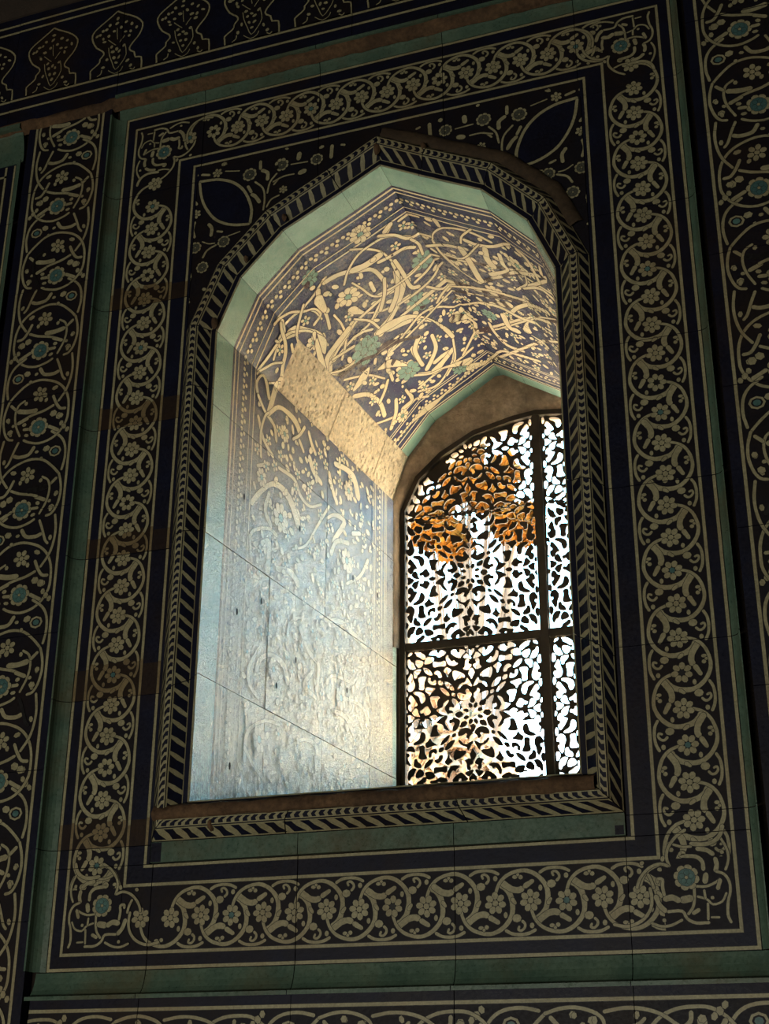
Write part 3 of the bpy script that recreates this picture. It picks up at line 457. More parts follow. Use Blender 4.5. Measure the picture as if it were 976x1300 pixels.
# ------------------------------------------------------------------ turquoise cove around the panel, and the ledge under the window
def sweep_strip(name, prof, path, m, parent, closed=False, mids=None, mats=None, smooth=True):
    """prof: (d outward, h out of wall) points; path: corner list (x, z) ccw with outward = right hand; mitred"""
    V = []; F = []; n = len(path); k = len(prof); rows = []
    for i, (x, z) in enumerate(path):
        a = path[i - 1] if (i > 0 or closed) else None; c = path[(i + 1) % n] if (i < n - 1 or closed) else None
        def nrm(p, q): dx, dz = q[0] - p[0], q[1] - p[1]; l = hypot(dx, dz); return (-dz / l, dx / l)
        ns = ([nrm(a, (x, z))] if a else []) + ([nrm((x, z), c)] if c else [])
        if len(ns) == 2:
            mx, mz = ns[0][0] + ns[1][0], ns[0][1] + ns[1][1]; l = mx * ns[0][0] + mz * ns[0][1]; mx /= l; mz /= l
        else: mx, mz = ns[0]
        rows.append([(x + mx * d, -h, z + mz * d + ZO) for d, h in prof])
    for r in rows: V += r
    segs = n if closed else n - 1
    for i in range(segs):
        for j in range(k - 1):
            a = i * k + j; c = ((i + 1) % n) * k + j; F.append((a, a + 1, c + 1, c))
    o = mesh_obj(name, V, F, None, [m], parent)
    me = o.data; bm_ = bmesh.new(); bm_.from_mesh(me); bmesh.ops.recalc_face_normals(bm_, faces=bm_.faces); bm_.to_mesh(me); bm_.free()
    return o
cove = [(0, -.010), (0, .0015), (.006, .003), (.014, .006), (.022, .012), (.028, .020), (.031, .028), (.031, .045), (.036, .045)]
t2 = empty('trim_2', (0, 0, ZO + 1.65), 'matte turquoise cove moulding running round the big rectangular tile panel', 'moulding', 'structure')
zl = [.343 - .005] + [.64, 1.038, 1.452, 1.858, 2.266, 2.68] + [2.990]
# outward is left-hand normal here: left side runs upward, right side downward
for a, c in zip(zl, zl[1:]):
    sweep_strip('moulding', cove, [(-.878, a + .001), (-.878, c - .001)], TURQ, t2)
    sweep_strip('moulding', [(d * .62, h) for d, h in cove], [(.878, c - .001), (.878, a + .001)], TURQ, t2)
cove_b = [(d * 1.9, h) for d, h in cove]; cove_t = [(d * 2.1, h) for d, h in cove]
xl = [-.9055, -.595, -.2, .197, .6, .9055]
for a, c in zip(xl, xl[1:]):
    sweep_strip('moulding', cove_b, [(c - .001, .337), (a + .001, .337)], TURQ, t2)
    sweep_strip('moulding', cove_t, [(a + .001, 2.991), (c - .001, 2.991)], TURQ, t2)

t1 = empty('trim_1', (0, 0, ZO + .7), 'navy and cream rope patterned moulding edging the arched window opening', 'moulding', 'structure')
# ledge under the window
LE = Sheet()
for a, c in zip([-.603, -.2, .197, .603], [-.2, .197, .603]):
    V = flat(0)
    o = emit('ledge_tile', [R(a, .5945, c, .6465)], flat(-.004), None, TURQ, t1, thick=.014)
    if c > .6: 
        emit('inset_tile', [R(.578, .596, .600, .619)], flat(-.0045), None, NAVY, t1, thick=.004)
        emit('inset_tile', [R(-.6025, .5955, -.572, .6455)], flat(-.0045), None, NAVY, t1, thick=.004)

# ------------------------------------------------------------------ rope moulding around the opening
PATH = [(.505, .745), (-.505, .745), (-.505, 2.125), (-.435, 2.295), (-.305, 2.43), (-.12, 2.525), (0, 2.59), (.12, 2.525), (.305, 2.43), (.435, 2.295), (.505, 2.125)]
def nrm(p, q): dx, dz = q[0] - p[0], q[1] - p[1]; l = hypot(dx, dz); return (-dz / l, dx / l)
NP = len(PATH); MIT = []
for i in range(NP):
    a, p, c = PATH[i - 1], PATH[i], PATH[(i + 1) % NP]; n1 = nrm(a, p); n2 = nrm(p, c)
    mx, mz = n1[0] + n2[0], n1[1] + n2[1]; l = mx * n1[0] + mz * n1[1]; MIT.append((mx / l, mz / l))
PR = [(0, 0), (.004, .002), (.018, .001), (.050, .036), (.070, .037), (.098, .003)]   # d, h : lip, dark flat, inner rope facet, zigzag facet, outer rope facet
def rope_piece(i, s0, s1, arch=False):
    p, q = PATH[i], PATH[(i + 1) % NP]; mp, mq = MIT[i], MIT[(i + 1) % NP]; L = hypot(q[0] - p[0], q[1] - p[1])
    def fm(s, d, h):
        t = s / L
        # interpolate height of the section
        for (d0, h0), (d1, h1) in zip(PR, PR[1:]):
            if d <= d1 + 1e-9: break
        hh = h0 + (h1 - h0) * (d - d0) / (d1 - d0); dl = hypot(d1 - d0, h1 - h0); nx, nh = -(h1 - h0) / dl, (d1 - d0) / dl
        dd = d + nx * h; hh = hh + nh * h
        x = (p[0] + mp[0] * dd) * (1 - t) + (q[0] + mq[0] * dd) * t; z = (p[1] + mp[1] * dd) * (1 - t) + (q[1] + mq[1] * dd) * t
        return (x, -hh, z + ZO)
    sh = Sheet(step=1e-5)
    ang = atan2(q[1] - p[1], q[0] - p[0])
    # cream ridge lines
    for d in (.0185, .0475, .0515, .0685, .0725, .0955): sh.rect(-.3, d - (.0012), L + .3, d + .0012, CREAM, .0009)
    sh.rect(-.3, .0, L + .3, .004, CREAM, .0005)
    per = .040; left = i in (1, 2, 3, 4, 5); n0 = int(-.1 / per)
    for k in range(n0 - 2, int(L / per) + 4):
        s = k * per + random.uniform(-.002, .002)
        # slant of the stripes on each facet (shift along s from inner to outer edge)
        if i == 0: i_sl, o_sl = -.028, -.034
        elif left: i_sl, o_sl = .044, -.03
        else: i_sl, o_sl = -.026, .030
        if i in (2, 3, 4, 5): i_sl = .014
        if i in (6, 7, 8, 9): i_sl = -.030
        w = .0125
        for (a, c, sl) in ((.0195, .0480, i_sl), (.0720, .0950, o_sl)):
            if a > .07 and i == 0: w = .020
            m1 = (a + c) / 2
            sh.poly([(s - w * .45, a), (s + w * .45, a), (s + sl * .5 + w * .6, m1), (s + sl * .5 - w * .6, m1)], CREAM, .0006)
            sh.poly([(s + sl * .5 - w * .6, m1), (s + sl * .5 + w * .6, m1), (s + sl + w * .35, c), (s + sl - w * .35, c)], CREAM, .0006)
        s2 = s
        for kk in (0, 1):
            s2 = s + kk * per / 2
            sh.poly([(s2, .0525), (s2 + .008, .0525), (s2 + .013, .060), (s2 + .004, .060)], CREAM, .0006)
            sh.poly([(s2 + .004, .060), (s2 + .013, .060), (s2 + .007, .0675), (s2 - .001, .0675)], CREAM, .0006)
    cells = [[(s0, a[0]), (s1, a[0]), (s1, b_[0]), (s0, b_[0])] for a, b_ in zip(PR, PR[1:])]
    return emit('moulding', cells, fm, sh, NAVY, t1, thick=.006)
g2 = .0012
js = {0: [0, .31, .70, 1.01], 1: [0, .335, .755, 1.19, 1.38], 9: None}
for i in range(NP):
    p, q = PATH[i], PATH[(i + 1) % NP]; L = hypot(q[0] - p[0], q[1] - p[1])
    if i == NP - 1: cuts = [0, .20, .63, 1.04, L]
    elif i in js and js[i]: cuts = js[i][:-1] + [L]
    else: cuts = [0, L]
    for a, c in zip(cuts, cuts[1:]): rope_piece(i, a + g2, c - g2, 2 <= i <= 9)
# broken mortar along the sill edge and around the right haunch of the arch
def rough_strip(name, pts, prof, m, parent, amp=.004, step=.02, label=None):
    path = []
    for p, q in zip(pts, pts[1:]):
        L = hypot(q[0] - p[0], q[1] - p[1]); n = max(1, int(L / step))
        for k in range(n): path.append((p[0] + (q[0] - p[0]) * k / n, p[1] + (q[1] - p[1]) * k / n))
    path.append(pts[-1]); V = []; F = []; n = len(path); K_ = len(prof)
    for i, (x, z) in enumerate(path):
        a = path[max(0, i - 1)]; c = path[min(n - 1, i + 1)]; nx, nz_ = nrm(a, c)
        for j, (d, h) in enumerate(prof):
            e1 = noise.noise(Vector((x * 23, z * 23, j * 3.1))) * amp; e2 = noise.noise(Vector((x * 31 + 9, z * 29, j * 5.7))) * amp * .8
            V.append((x + nx * (d + e1), -(h + e2), z + nz_ * (d + e1) + ZO))
    for i in range(n - 1):
        for j in range(K_ - 1): a = i * K_ + j; F.append((a, a + 1, a + K_ + 1, a + K_))
    o = mesh_obj(name, V, F, None, [m], parent, True)
    bm_ = bmesh.new(); bm_.from_mesh(o.data); bmesh.ops.recalc_face_normals(bm_, faces=bm_.faces); bm_.to_mesh(o.data); bm_.free()
    if label: o['label'] = label
    return o
rough_strip('mortar_ledge', [(.545, .712), (-.585, .712)], [(-.022, .0), (-.020, .030), (-.012, .043), (0, .047), (.010, .046), (.016, .040), (.018, .02)], MORTAR, t1, .006, label='crumbling brown mortar along the sill edge')
rough_strip('mortar_band', [(.0, 2.683), (.15, 2.612), (.36, 2.505), (.500, 2.37), (.555, 2.24)], [(-.004, .0), (.0, .012), (.010, .018), (.028, .018), (.040, .010), (.044, .0)], DARKMB, t1, .004, label='dark brown rounded mortar rim over the right haunch')
# splashes of mortar at the joints
for x, z, r in ((0, 2.63, .018), (.145, 2.60, .014), (-.50, 2.135, .017), (-.408, 2.335, .010), (-.29, 2.455, .010), (-.425, .675, .014)):
    V = []; F = []; n = 12
    for j, (rr, h) in enumerate(((1.0, .0), (.8, .6), (.45, .9), (0.02, 1.0))):
        for i in range(n):
            a = 2 * pi * i / n; k = 1 + .35 * noise.noise(Vector((cos(a) * 2 + x * 40, sin(a) * 2, z * 9)))
            V.append((x + cos(a) * r * rr * k * .6, -(.028 + h * .014), z + sin(a) * r * rr * k * 1.2 + ZO))
    for j in range(3):
        for i in range(n): F.append((j * n + i, j * n + (i + 1) % n, (j + 1) * n + (i + 1) % n, (j + 1) * n + i))
    mesh_obj('mortar_patch', V, F, None, [MORTAR], t1, True)

# ------------------------------------------------------------------ pilasters either side, neighbouring panels, frieze, bottom band
PF = -.025
def pilaster(name, xc, label, zjs, fl0, z00):
    root = empty(name, (xc, 0, 0), label, 'pilaster', 'structure'); S = Sheet(); hw = .125
    S.rect(xc - hw, -.5, xc + hw, 3.06, FIELD, .0002)
    for s_ in (-1, 1):
        S.rect(xc + s_ * hw - .0055, -.9, xc + s_ * hw + .0055, 3.06, OUTL, .0004); S.rect(xc + s_ * hw - .004, -.9, xc + s_ * hw + .004, 3.06, CREAM, .0005)
    for k in range(-5, 13):
        if z00 - k * .2655 < -.3: break
        wide_unit(S, lambda x, z, k=k: (xc + x * .97, z00 - k * .2655 + z * 1.0), (k + fl0) % 2)
    for a, c in zip(zjs, zjs[1:]):
        emit('tile', [R(xc - hw - .032, a, xc + hw + .032, c)], flat(PF), S, NAVY, root, thick=.030, hb=random.uniform(-.001, .001))
    return root
pj = [-.30, .079, .462, .852, 1.235, 1.62, 1.995, 2.38, 2.765, 3.075]
pilaster('trim_3', -1.0785, 'wide dark tiled pilaster of large cream vine circles and rosettes, left of the window panel', pj, 0, 2.149)
pilaster('trim_4', 1.0725, 'wide dark tiled pilaster of large cream vine circles and rosettes, right of the window panel', [-.30, .14, .524, .908, 1.295, 1.674, 2.06, 2.445, 2.83, 3.075], 1, 2.759 - .2655 + .0)

# neighbouring panel left of the left pilaster: cove and the first of its scroll band
nb = empty('wall_front_panel', (-1.6, 0, 0), 'next tiled panel partly seen beyond the left pilaster at the photo edge', 'wall panel', 'structure')
NS = Sheet(); xm = -1.2925   # its outer frame line
NS.rect(-1.50, .379, -1.3265, 2.875, FIELD, .0002)
for x in (xm - .0, xm - .034, xm - .20): NS.rect(x - .0055, .338, x + .0055, 2.915, OUTL, .0004); NS.rect(x - .004, .338, x + .004, 2.915, CREAM, .0005)
NS.rect(-1.75, 2.872, xm - .03, 2.880, CREAM, .0005)
for k in range(-16, 22): narrow_unit(NS, lambda u, v, k=k: (xm - .117 + v, 1.35 - .0852 * k - u * 1.03), k % 2 == 0)
for a, c in zip(zl, zl[1:-1] + [2.92]): 
    emit('tile', [R(-1.75, a, -1.289, min(c, 2.92))], VF, NS, NAVY, nb)
    sweep_strip('moulding', [(d * .9, h * .55) for d, h in cove], [(-1.288, min(c, 2.92) - .001), (-1.288, a + .001)], TURQ, nb)
sweep_strip('moulding', [(d * 3.6, h) for d, h in cove], [(-1.75, 2.92), (-1.262, 2.92)], TURQ, nb)

fz = empty('trim_5', (0, 0, ZO + 3.05), 'dark navy frieze of onion shaped cream cartouches above the window panel', 'frieze', 'structure')
FS = Sheet(); FZ = -.030
for z in (3.122, 3.165, 3.468, 3.500): FS.rect(-2.6, z - .0055, 2, z + .0055, OUTL, .0004); FS.rect(-2.6, z - .004, 2, z + .004, CREAM, .0005)
CA = D['cart']
for k in range(-4, 10):
    x0 = -1.1805 + .2465 * k
    Lp = [(x0 + CA[0][i] * 1e-4, 3.168 + CA[0][i + 1] * 1e-4) for i in range(1, len(CA[0]), 2)]; Rp = [(x0 + CA[1][i] * 1e-4, 3.168 + CA[1][i + 1] * 1e-4) for i in range(1, len(CA[1]), 2)][::-1]
    A = catmull(Lp, 2); B_ = catmull(Rp, 2); n = 22
    A = [A[int(i * (len(A) - 1) / (n - 1))] for i in range(n)]; B_ = [B_[int(i * (len(B_) - 1) / (n - 1))] for i in range(n)]
    for i in range(n - 1): FS.poly([A[i], B_[i], B_[i + 1], A[i + 1]], FIELD, .0003)
    FS.rect(A[0][0], 3.168, B_[0][0], max(A[0][1], B_[0][1]) + .002, FIELD, .0003)
    for j, w in enumerate(CA): FS.stroke([(x0 + w[i] * 1e-4, 3.168 + w[i + 1] * 1e-4) for i in range(1, len(w), 2)], w[0] * 1e-4 * (1.0 if j < 2 else .9), n=2, pointed=j > 1)
    for x, z in D['cb']: FS.blob(x0 + x * 1e-4, 3.168 + z * 1e-4, random.uniform(.0045, .0065), random.uniform(.006, .009), random.uniform(0, 3), n=6, out=.0008)
fj = [-2.15, -1.74, -1.325, -.910, -.494, -.085, .33, .745, 1.16, 1.575]
for a, c in zip(fj, fj[1:]): emit('tile', [R(a, 3.062, c, 3.535)], flat(FZ), FS, NAVY, fz, thick=.036, hb=random.uniform(-.001, .001))
rough_strip('mortar_edge', [(-2.1, 3.052), (-1.225, 3.052), (-1.20, 3.048), (-.96, 3.048), (-.93, 3.056), (1.5, 3.056)], [(-.030, .012), (-.026, .026), (-.014, .034), (-.002, .038), (.008, .038), (.014, .030)], MORTAR, fz, .005, .03, label='rough brown mortar edge under the frieze')
# what continues above the frieze
box('upper_plaster', -2.2, -.028, ZO + 3.545, 1.6, .01, ZO + 4.35, MORTARD, fz)

bt = empty('trim_6', (0, 0, 0), 'dark tiled band of large cream vine circles running below the window panel', 'tile band', 'structure')
BS = Sheet(); BS.rect(-.93, -.2, 1.5, .240, FIELD, .0002); BS.rect(-.905, .2395, 1.5, .2505, OUTL, .0004); BS.rect(-.905, .241, 1.5, .249, CREAM, .0005)
for k in range(-6, 6): wide_unit(BS, lambda x, z, k=k: (-.02 + k * .2655 - z, .1165 + x * .97), k % 2)
bj = [-.9055, -.6, -.2, .197, .6, .9055]
for a, c in zip(bj, bj[1:]): emit('tile', [R(a, -.08, c, .278)], flat(-.018), BS, NAVY, bt, thick=.028, hb=random.uniform(-.001, .001))

# ------------------------------------------------------------------ niche lining (jambs and faceted vault)
K = .1245; DEP = 1.36
T = [0]
for a, c in zip(PROF, PROF[1:]): T.append(T[-1] + hypot(c[0] - a[0], c[1] - a[1]))
def vmap(t, y, h):
    for i in range(10):
        if t <= T[i + 1] + 1e-9: break
    a, c = PROF[i], PROF[i + 1]; L = T[i + 1] - T[i]; s = (t - T[i]) / L
    nx, nz_ = (c[1] - a[1]) / L, -(c[0] - a[0]) / L     # inward for a path that runs up the left side
    x = (a[0] + s * (c[0] - a[0])) * (1 - K * y) + nx * h; z = a[1] + s * (c[1] - a[1]) + nz_ * h
    return (x, y, z + ZO)
w1 = empty('window_1', (0, 0, ZO + .73), 'deep arched window niche lined with scroll painted tiles and a turquoise edge', 'window', 'structure')
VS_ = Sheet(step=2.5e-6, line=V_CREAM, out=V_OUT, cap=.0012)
TL = T[-1]; VS_.grid = .04
VS_.rect(0, 0, TL, .100, V_TURQ, .0003)
for y, w in ((.1005, .0025), (.1135, .0075), (.1345, .006)): VS_.rect(0, y - w / 2, TL, y + w / 2, V_CREAM if w > .003 else V_OUT, .0005)
VS_.rect(T[1], 1.262, T[9], DEP, V_TURQ, .0003); VS_.rect(0, 1.325, T[1], DEP, V_TURQ, .0003); VS_.rect(T[9], 1.325, TL, DEP, V_TURQ, .0003)
for y, w in ((1.262, .004), (1.250, .007), (1.222, .006), (1.160, .005), (1.148, .004)): VS_.rect(0, y - w / 2, TL, y + w / 2, V_CREAM, .0005)
# trefoil borders
n = int(TL / .040)
for yb, ys in ((.175, 1), (1.192, -1)):
    for k in range(n):
        t = (k + .5) * TL / n
        for dt, dy in ((0, .011), (-.010, -.005), (.010, -.005)): VS_.blob(t + dt, yb + ys * dy, .0075, .0075, 0, n=6, out=.0015)
wav = [(i * .02, .213 + .004 * sin(i * .02 / .04 * 2 * pi)) for i in range(int(TL / .02) + 1)]
VS_.stroke(wav, .0035, n=1, out=.001); VS_.rect(0, .2365, TL, .2425, V_CREAM, .0005); seen = []
for w in D['vs']:
    pts = [(w[i] * 1e-4, w[i + 1] * 1e-4, w[i + 2] * .78e-4) for i in range(1, len(w), 3)]
    if min(p[1] for p in pts) < .235: pts = [p for p in pts if p[1] > .235]
    if len(pts) > 1: VS_.stroke(pts, 0, n=4, out=.0025)
vr = random.Random(5)
# jamb and outer haunch ornament: big interlaced circles climbing the reveal, as far as the vault drawing
def jamb(t0, dirn, cnt):
    for k in range(cnt):
        c = t0 + dirn * k * .37
        f = lambda u, v: (c + dirn * u, .66 + v * (1 if k % 2 else -1))
        VS_.stroke([f(-.12, -.34), (f(-.20, -.10)), f(-.16, .16), f(.02, .30), f(.20, .18), f(.24, -.05), f(.13, -.20), f(.0, -.12)], .013, w1=.020, n=5, out=.002)
        VS_.stroke([f(.06, -.36), f(.20, -.22), f(.34, .02), f(.24, .26), f(.06, .40)], .011, n=5, out=.002)
        VS_.stroke([f(-.02, -.10), f(-.08, .02), f(-.02, .12), f(.08, .08)], .020, w1=.012, n=4, out=.002)
        VS_.stroke([f(-.18, .30), f(-.05, .20), f(.02, .05), f(.16, -.05), f(.20, -.36)], .009, n=5, out=.002)
        VS_.stroke([f(.12, .34), f(.18, .42), f(.30, .42)], .012, n=4, out=.002); VS_.stroke([f(-.14, -.30), f(-.02, -.36), f(.08, -.30)], .014, n=4, out=.002)
        VS_.flower(*f(.05, .02), .040, 8, centre=V_TEAL, pet=V_TEAL if k % 2 else None, out=.0018)
        VS_.flower(*f(-.12, .24), .030, 6, centre=V_TEAL, out=.0016); VS_.flower(*f(.14, -.28), .030, 6, centre=V_TEAL, out=.0016)
        for _ in range(14): VS_.blob(*f(vr.uniform(-.2, .2), vr.uniform(-.36, .44)), vr.uniform(.006, .011), vr.uniform(.009, .016), vr.uniform(0, 3), n=7, out=.0016)
jamb(TL - .18, -1, 4)
if 0: VS_.stroke([(1.30, .30), (1.42, .36), (1.52, .50), (1.60, .44), (1.66, .30)], .012, n=5, out=.002); VS_.stroke([(1.36, .26), (1.50, .27), (1.62, .36), (1.74, .33)], .014, n=5, out=.002)
for x, y, r in D['vfl']: VS_.flower(x * 1e-4, y * 1e-4, r * 1e-4 * (1.5 if x > 13950 else 1.0), 8, centre=V_TEAL, pet=V_TEAL if x % 2 and x > 13950 else None, out=.0018)
for x, y in D['nh']: VS_.poly([(x * 1e-4 + .011 * cos(a * pi / 4), y * 1e-4 + .0055 * sin(a * pi / 4)) for a in range(8)], DARKM, .0025)
for _ in range(2600):
    t, y = vr.uniform(.02, T[9]), vr.uniform(.25, 1.14)
    if any(hypot(t - f_[0] * 1e-4, y - f_[1] * 1e-4) < .04 for f_ in D['vfl']): continue
    if any(hypot(t - w[i] * 1e-4, y - w[i + 1] * 1e-4) < .026 for w in D['vs'] for i in range(1, len(w), 3)): continue
    if any(hypot(t - a, y - b) < .030 for a, b in seen): continue
    seen.append((t, y)); q_ = vr.random()
    if q_ < .16: VS_.flower(t, y, .021, 5, centre=V_TEAL, out=.0014)
    else: VS_.blob(t, y, vr.uniform(.007, .011), vr.uniform(.011, .018), vr.uniform(0, 3), n=8, out=.002)
    if q_ > .6: VS_.blob(t + vr.uniform(-.02, .02), y + vr.uniform(-.02, .02), .006, .008, 0, n=7, out=.0015)
yc = [0, .385, .765, 1.13, DEP]
zr = [.73, 1.085, 1.488, 1.885, 2.125]
rows = [(z0 - .73, z1 - .73) for z0, z1 in zip(zr, zr[1:])] + [(T[i], T[i + 1]) for i in range(1, 9)] + [(TL - (z1 - .73), TL - (z0 - .73)) for z0, z1 in reversed(list(zip(zr, zr[1:])))]
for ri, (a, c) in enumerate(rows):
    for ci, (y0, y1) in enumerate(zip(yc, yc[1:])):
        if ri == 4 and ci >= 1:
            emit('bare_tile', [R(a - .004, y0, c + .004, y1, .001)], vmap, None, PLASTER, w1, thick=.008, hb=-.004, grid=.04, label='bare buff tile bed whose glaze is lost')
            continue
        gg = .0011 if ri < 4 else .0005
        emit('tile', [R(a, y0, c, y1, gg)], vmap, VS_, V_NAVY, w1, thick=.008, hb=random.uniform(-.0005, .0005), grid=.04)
# remaining turquoise edge in front of the bare bed is part of the first tile; niche floor
b = MB(); b.v = [(-.515, 0, .745), (.515, 0, .745), (.44, DEP + .02, .99), (-.44, DEP + .02, .99), (-.515, 0, .70), (.515, 0, .70), (.44, DEP + .02, .70), (-.44, DEP + .02, .70)]
b.v = [(x, y, z + ZO) for x, y, z in b.v]; b.f = [(0, 1, 2, 3), (7, 6, 5, 4), (0, 4, 5, 1), (1, 5, 6, 2), (2, 6, 7, 3), (3, 7, 4, 0)]
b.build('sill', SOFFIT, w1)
# plaster arch between the lining and the grille
GA = [(-.412, .95), (-.412, 2.10), (-.352, 2.235), (-.255, 2.322), (-.125, 2.392), (.03, 2.428), (.12, 2.438), (.23, 2.425), (.33, 2.37), (.395, 2.25), (.417, 2.10), (.417, .95)]
BP = [(x * (1 - K * 1.33), z) for x, z in PROF]
def resample(P, n):
    L = [0]
    for a, c in zip(P, P[1:]): L.append(L[-1] + hypot(c[0] - a[0], c[1] - a[1]))
    o = []
    for k in range(n):
        d = L[-1] * k / (n - 1); i = max(j for j in range(len(L) - 1) if L[j] <= d + 1e-9); s = (d - L[i]) / (L[i + 1] - L[i])
        o.append((P[i][0] + s * (P[i + 1][0] - P[i][0]), P[i][1] + s * (P[i + 1][1] - P[i][1])))
    return o
def by_angle(P, n, cx=0, cz=1.9):
    """points of an arch polyline hit by rays from its middle, so two arches can be lofted"""
    o = []
    for k in range(n):
        a = pi * 1.22 - (pi * 1.44) * k / (n - 1); dx, dz = cos(a), sin(a)
        for p, q in zip(P, P[1:]):
            ex, ez = q[0] - p[0], q[1] - p[1]; den = dx * ez - dz * ex
            if abs(den) < 1e-9: continue
            t = ((p[0] - cx) * ez - (p[1] - cz) * ex) / den; s = ((p[0] - cx) * dz - (p[1] - cz) * dx) / den
            if t > 0 and -1e-6 <= s <= 1 + 1e-6: o.append((cx + dx * t, cz + dz * t)); break
    return o
NA = 90; A = by_angle(BP, NA); B_ = by_angle(GA, NA); V = []; F = []
NR = 12
for j in range(NR):
    s = j / (NR - 1); e = s ** .8
    for i in range(NA):
        x = A[i][0] + (B_[i][0] - A[i][0]) * e; z = A[i][1] + (B_[i][1] - A[i][1]) * e
        y = 1.325 + .055 * s + .03 * sin(s * pi) * -.3 + (noise.noise(Vector((x * 14, z * 14, 3))) * .010 if 0 < j < NR - 1 else 0)
        V.append((x, y, z + ZO))
for j in range(NR):
    pass
for j in range(NR - 1):
    for i in range(NA - 1): a = j * NA + i; F.append((a, a + 1, a + NA + 1, a + NA))
# reveal behind to the grille frame
n0 = len(V)
for i in range(NA): V.append((B_[i][0], 1.47, B_[i][1] + ZO))
for i in range(NA - 1): a = (NR - 1) * NA + i; F.append((a, a + 1, n0 + i + 1, n0 + i))
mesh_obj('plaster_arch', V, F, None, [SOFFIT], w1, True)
# solid closing wall around the grille so no light leaks past it
b = MB()
b.prism([(-.56, .6), (-.412, .6), (-.412, 2.10), (-.56, 2.10)], 1.385, 1.5); b.prism([(.417, .6), (.56, .6), (.56, 2.10), (.417, 2.10)], 1.385, 1.5); b.prism([(-.412, .6), (.417, .6), (.417, 1.0), (-.412, 1.0)], 1.385, 1.5)
b.prism([(-.56, 2.10), (-.412, 2.10), (-.352, 2.235), (-.352, 2.75), (-.56, 2.75)], 1.385, 1.5); b.prism([(.417, 2.10), (.56, 2.10), (.56, 2.75), (.395, 2.75), (.395, 2.25)], 1.385, 1.5)
for p, q in zip(GA[2:9], GA[3:10]): b.prism([p, q, (q[0], 2.75), (p[0], 2.75)], 1.385, 1.5)
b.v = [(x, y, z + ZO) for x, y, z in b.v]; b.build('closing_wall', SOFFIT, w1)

# ------------------------------------------------------------------ pierced grille
gr = empty('window_grille', (0, 1.40, ZO + 1.0), 'pierced arched lattice grille with star rosettes, dark against the bright sky', 'grille')
def inside(x, z):
    P = GA; c = False; j = len(P) - 1
    for i in range(len(P)):
        if (P[i][1] > z) != (P[j][1] > z) and x < (P[j][0] - P[i][0]) * (z - P[i][1]) / (P[j][1] - P[i][1]) + P[i][0]: c = not c
        j = i
    return c
def chaikin(P, k=2):
    for _ in range(k):
        o = []
        for i in range(len(P)):
            a, c = P[i], P[(i + 1) % len(P)]; o += [(a[0] * .78 + c[0] * .22, a[1] * .78 + c[1] * .22), (a[0] * .22 + c[0] * .78, a[1] * .22 + c[1] * .78)]
        P = o
    return P
def panel(name, outline, cells):
    """outline polygon and the rosette cells (cx, cz, mirror) whose holes are cut out of it"""
    cu = bpy.data.curves.new(name, 'CURVE'); cu.dimensions = '2D'; cu.fill_mode = 'BOTH'; cu.extrude = .0035
    def spl(P):
        s = cu.splines.new('POLY'); s.points.add(len(P) - 1); s.use_cyclic_u = True
        for i, (x, z) in enumerate(P): s.points[i].co = (x, z, 0, 1)
    spl(outline)
    def ok(x, z):
        c = False; j = len(outline) - 1; P = outline
        for i in range(len(P)):
            if (P[i][1] > z) != (P[j][1] > z) and x < (P[j][0] - P[i][0]) * (z - P[i][1]) / (P[j][1] - P[i][1]) + P[i][0]: c = not c
            j = i
        return c
    cnt = 0
    for cx, cz, up in cells:
        for h in D['holes']:
            fl_ = h[0]; base = [(h[i] * 1e-4, h[i + 1] * 1e-4 * (.2425 / .2425)) for i in range(1, len(h), 2)]
            for sx_ in ((1, -1) if fl_ != 2 else (1,)):
                for sz in ((1, -1) if fl_ != 1 else (1,)):
                    P = [(cx + p[0] * sx_, cz + p[1] * sz) for p in base]
                    if not all(ok(*p) for p in P):
                        P = clip_poly(P, outline)
                        if P is None: continue
                    mx_ = sum(p[0] for p in P) / len(P); mz_ = sum(p[1] for p in P) / len(P); P = [(mx_ + (p[0] - mx_) * 1.12, mz_ + (p[1] - mz_) * 1.12) for p in P]; P = chaikin(P, 1); spl(P); cnt += 1
    ob = bpy.data.objects.new(name, cu); COL.objects.link(ob)
    dg = bpy.context.evaluated_depsgraph_get(); me = bpy.data.meshes.new_from_object(ob.evaluated_get(dg))
    bpy.data.objects.remove(ob)
    # curve plane (x, y, z) -> world (x, depth, height)
    for v in me.vertices: x, y, z = v.co; v.co = (x, z, y + ZO - gr.location.z)
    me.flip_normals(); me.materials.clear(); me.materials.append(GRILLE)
    o = bpy.data.objects.new(name, me); link(o, gr); return o
def clip_poly(P, outline):
    # shrink towards own centroid, keep if the shrunken hole then fits; otherwise drop it
    c = (sum(p[0] for p in P) / len(P), sum(p[1] for p in P) / len(P))
    for k in (.85, .7, .55):
        for q0 in (c, ) :
            Q = [(q0[0] + (p[0] - q0[0]) * k, q0[1] + (p[1] - q0[1]) * k) for p in P]
            if all(pip(p, outline) for p in Q): return Q
    return None
def pip(p, P):
    x, z = p; c = False; j = len(P) - 1
    for i in range(len(P)):
        if (P[i][1] > z) != (P[j][1] > z) and x < (P[j][0] - P[i][0]) * (z - P[i][1]) / (P[j][1] - P[i][1]) + P[i][0]: c = not c
        j = i
    return c
XC, XR = -.150, .118; XRC = 2 * XR - XC
IN = [(-.397, 2.095), (-.34, 2.222), (-.247, 2.305), (-.12, 2.375), (.03, 2.410), (.103, 2.420)]
INR = [(.133, 2.420), (.225, 2.408), (.318, 2.357), (.38, 2.245), (.40, 2.10)]
panel('lattice_panel', [(.103, 1.583), (-.397, 1.583)] + IN, [(XC, 1.826, 0), (XC, 2.311, 0)])
panel('lattice_panel', [(.103, 1.060), (-.397, 1.060), (-.397, 1.552), (.103, 1.552)], [(XC, 1.306, 0)])
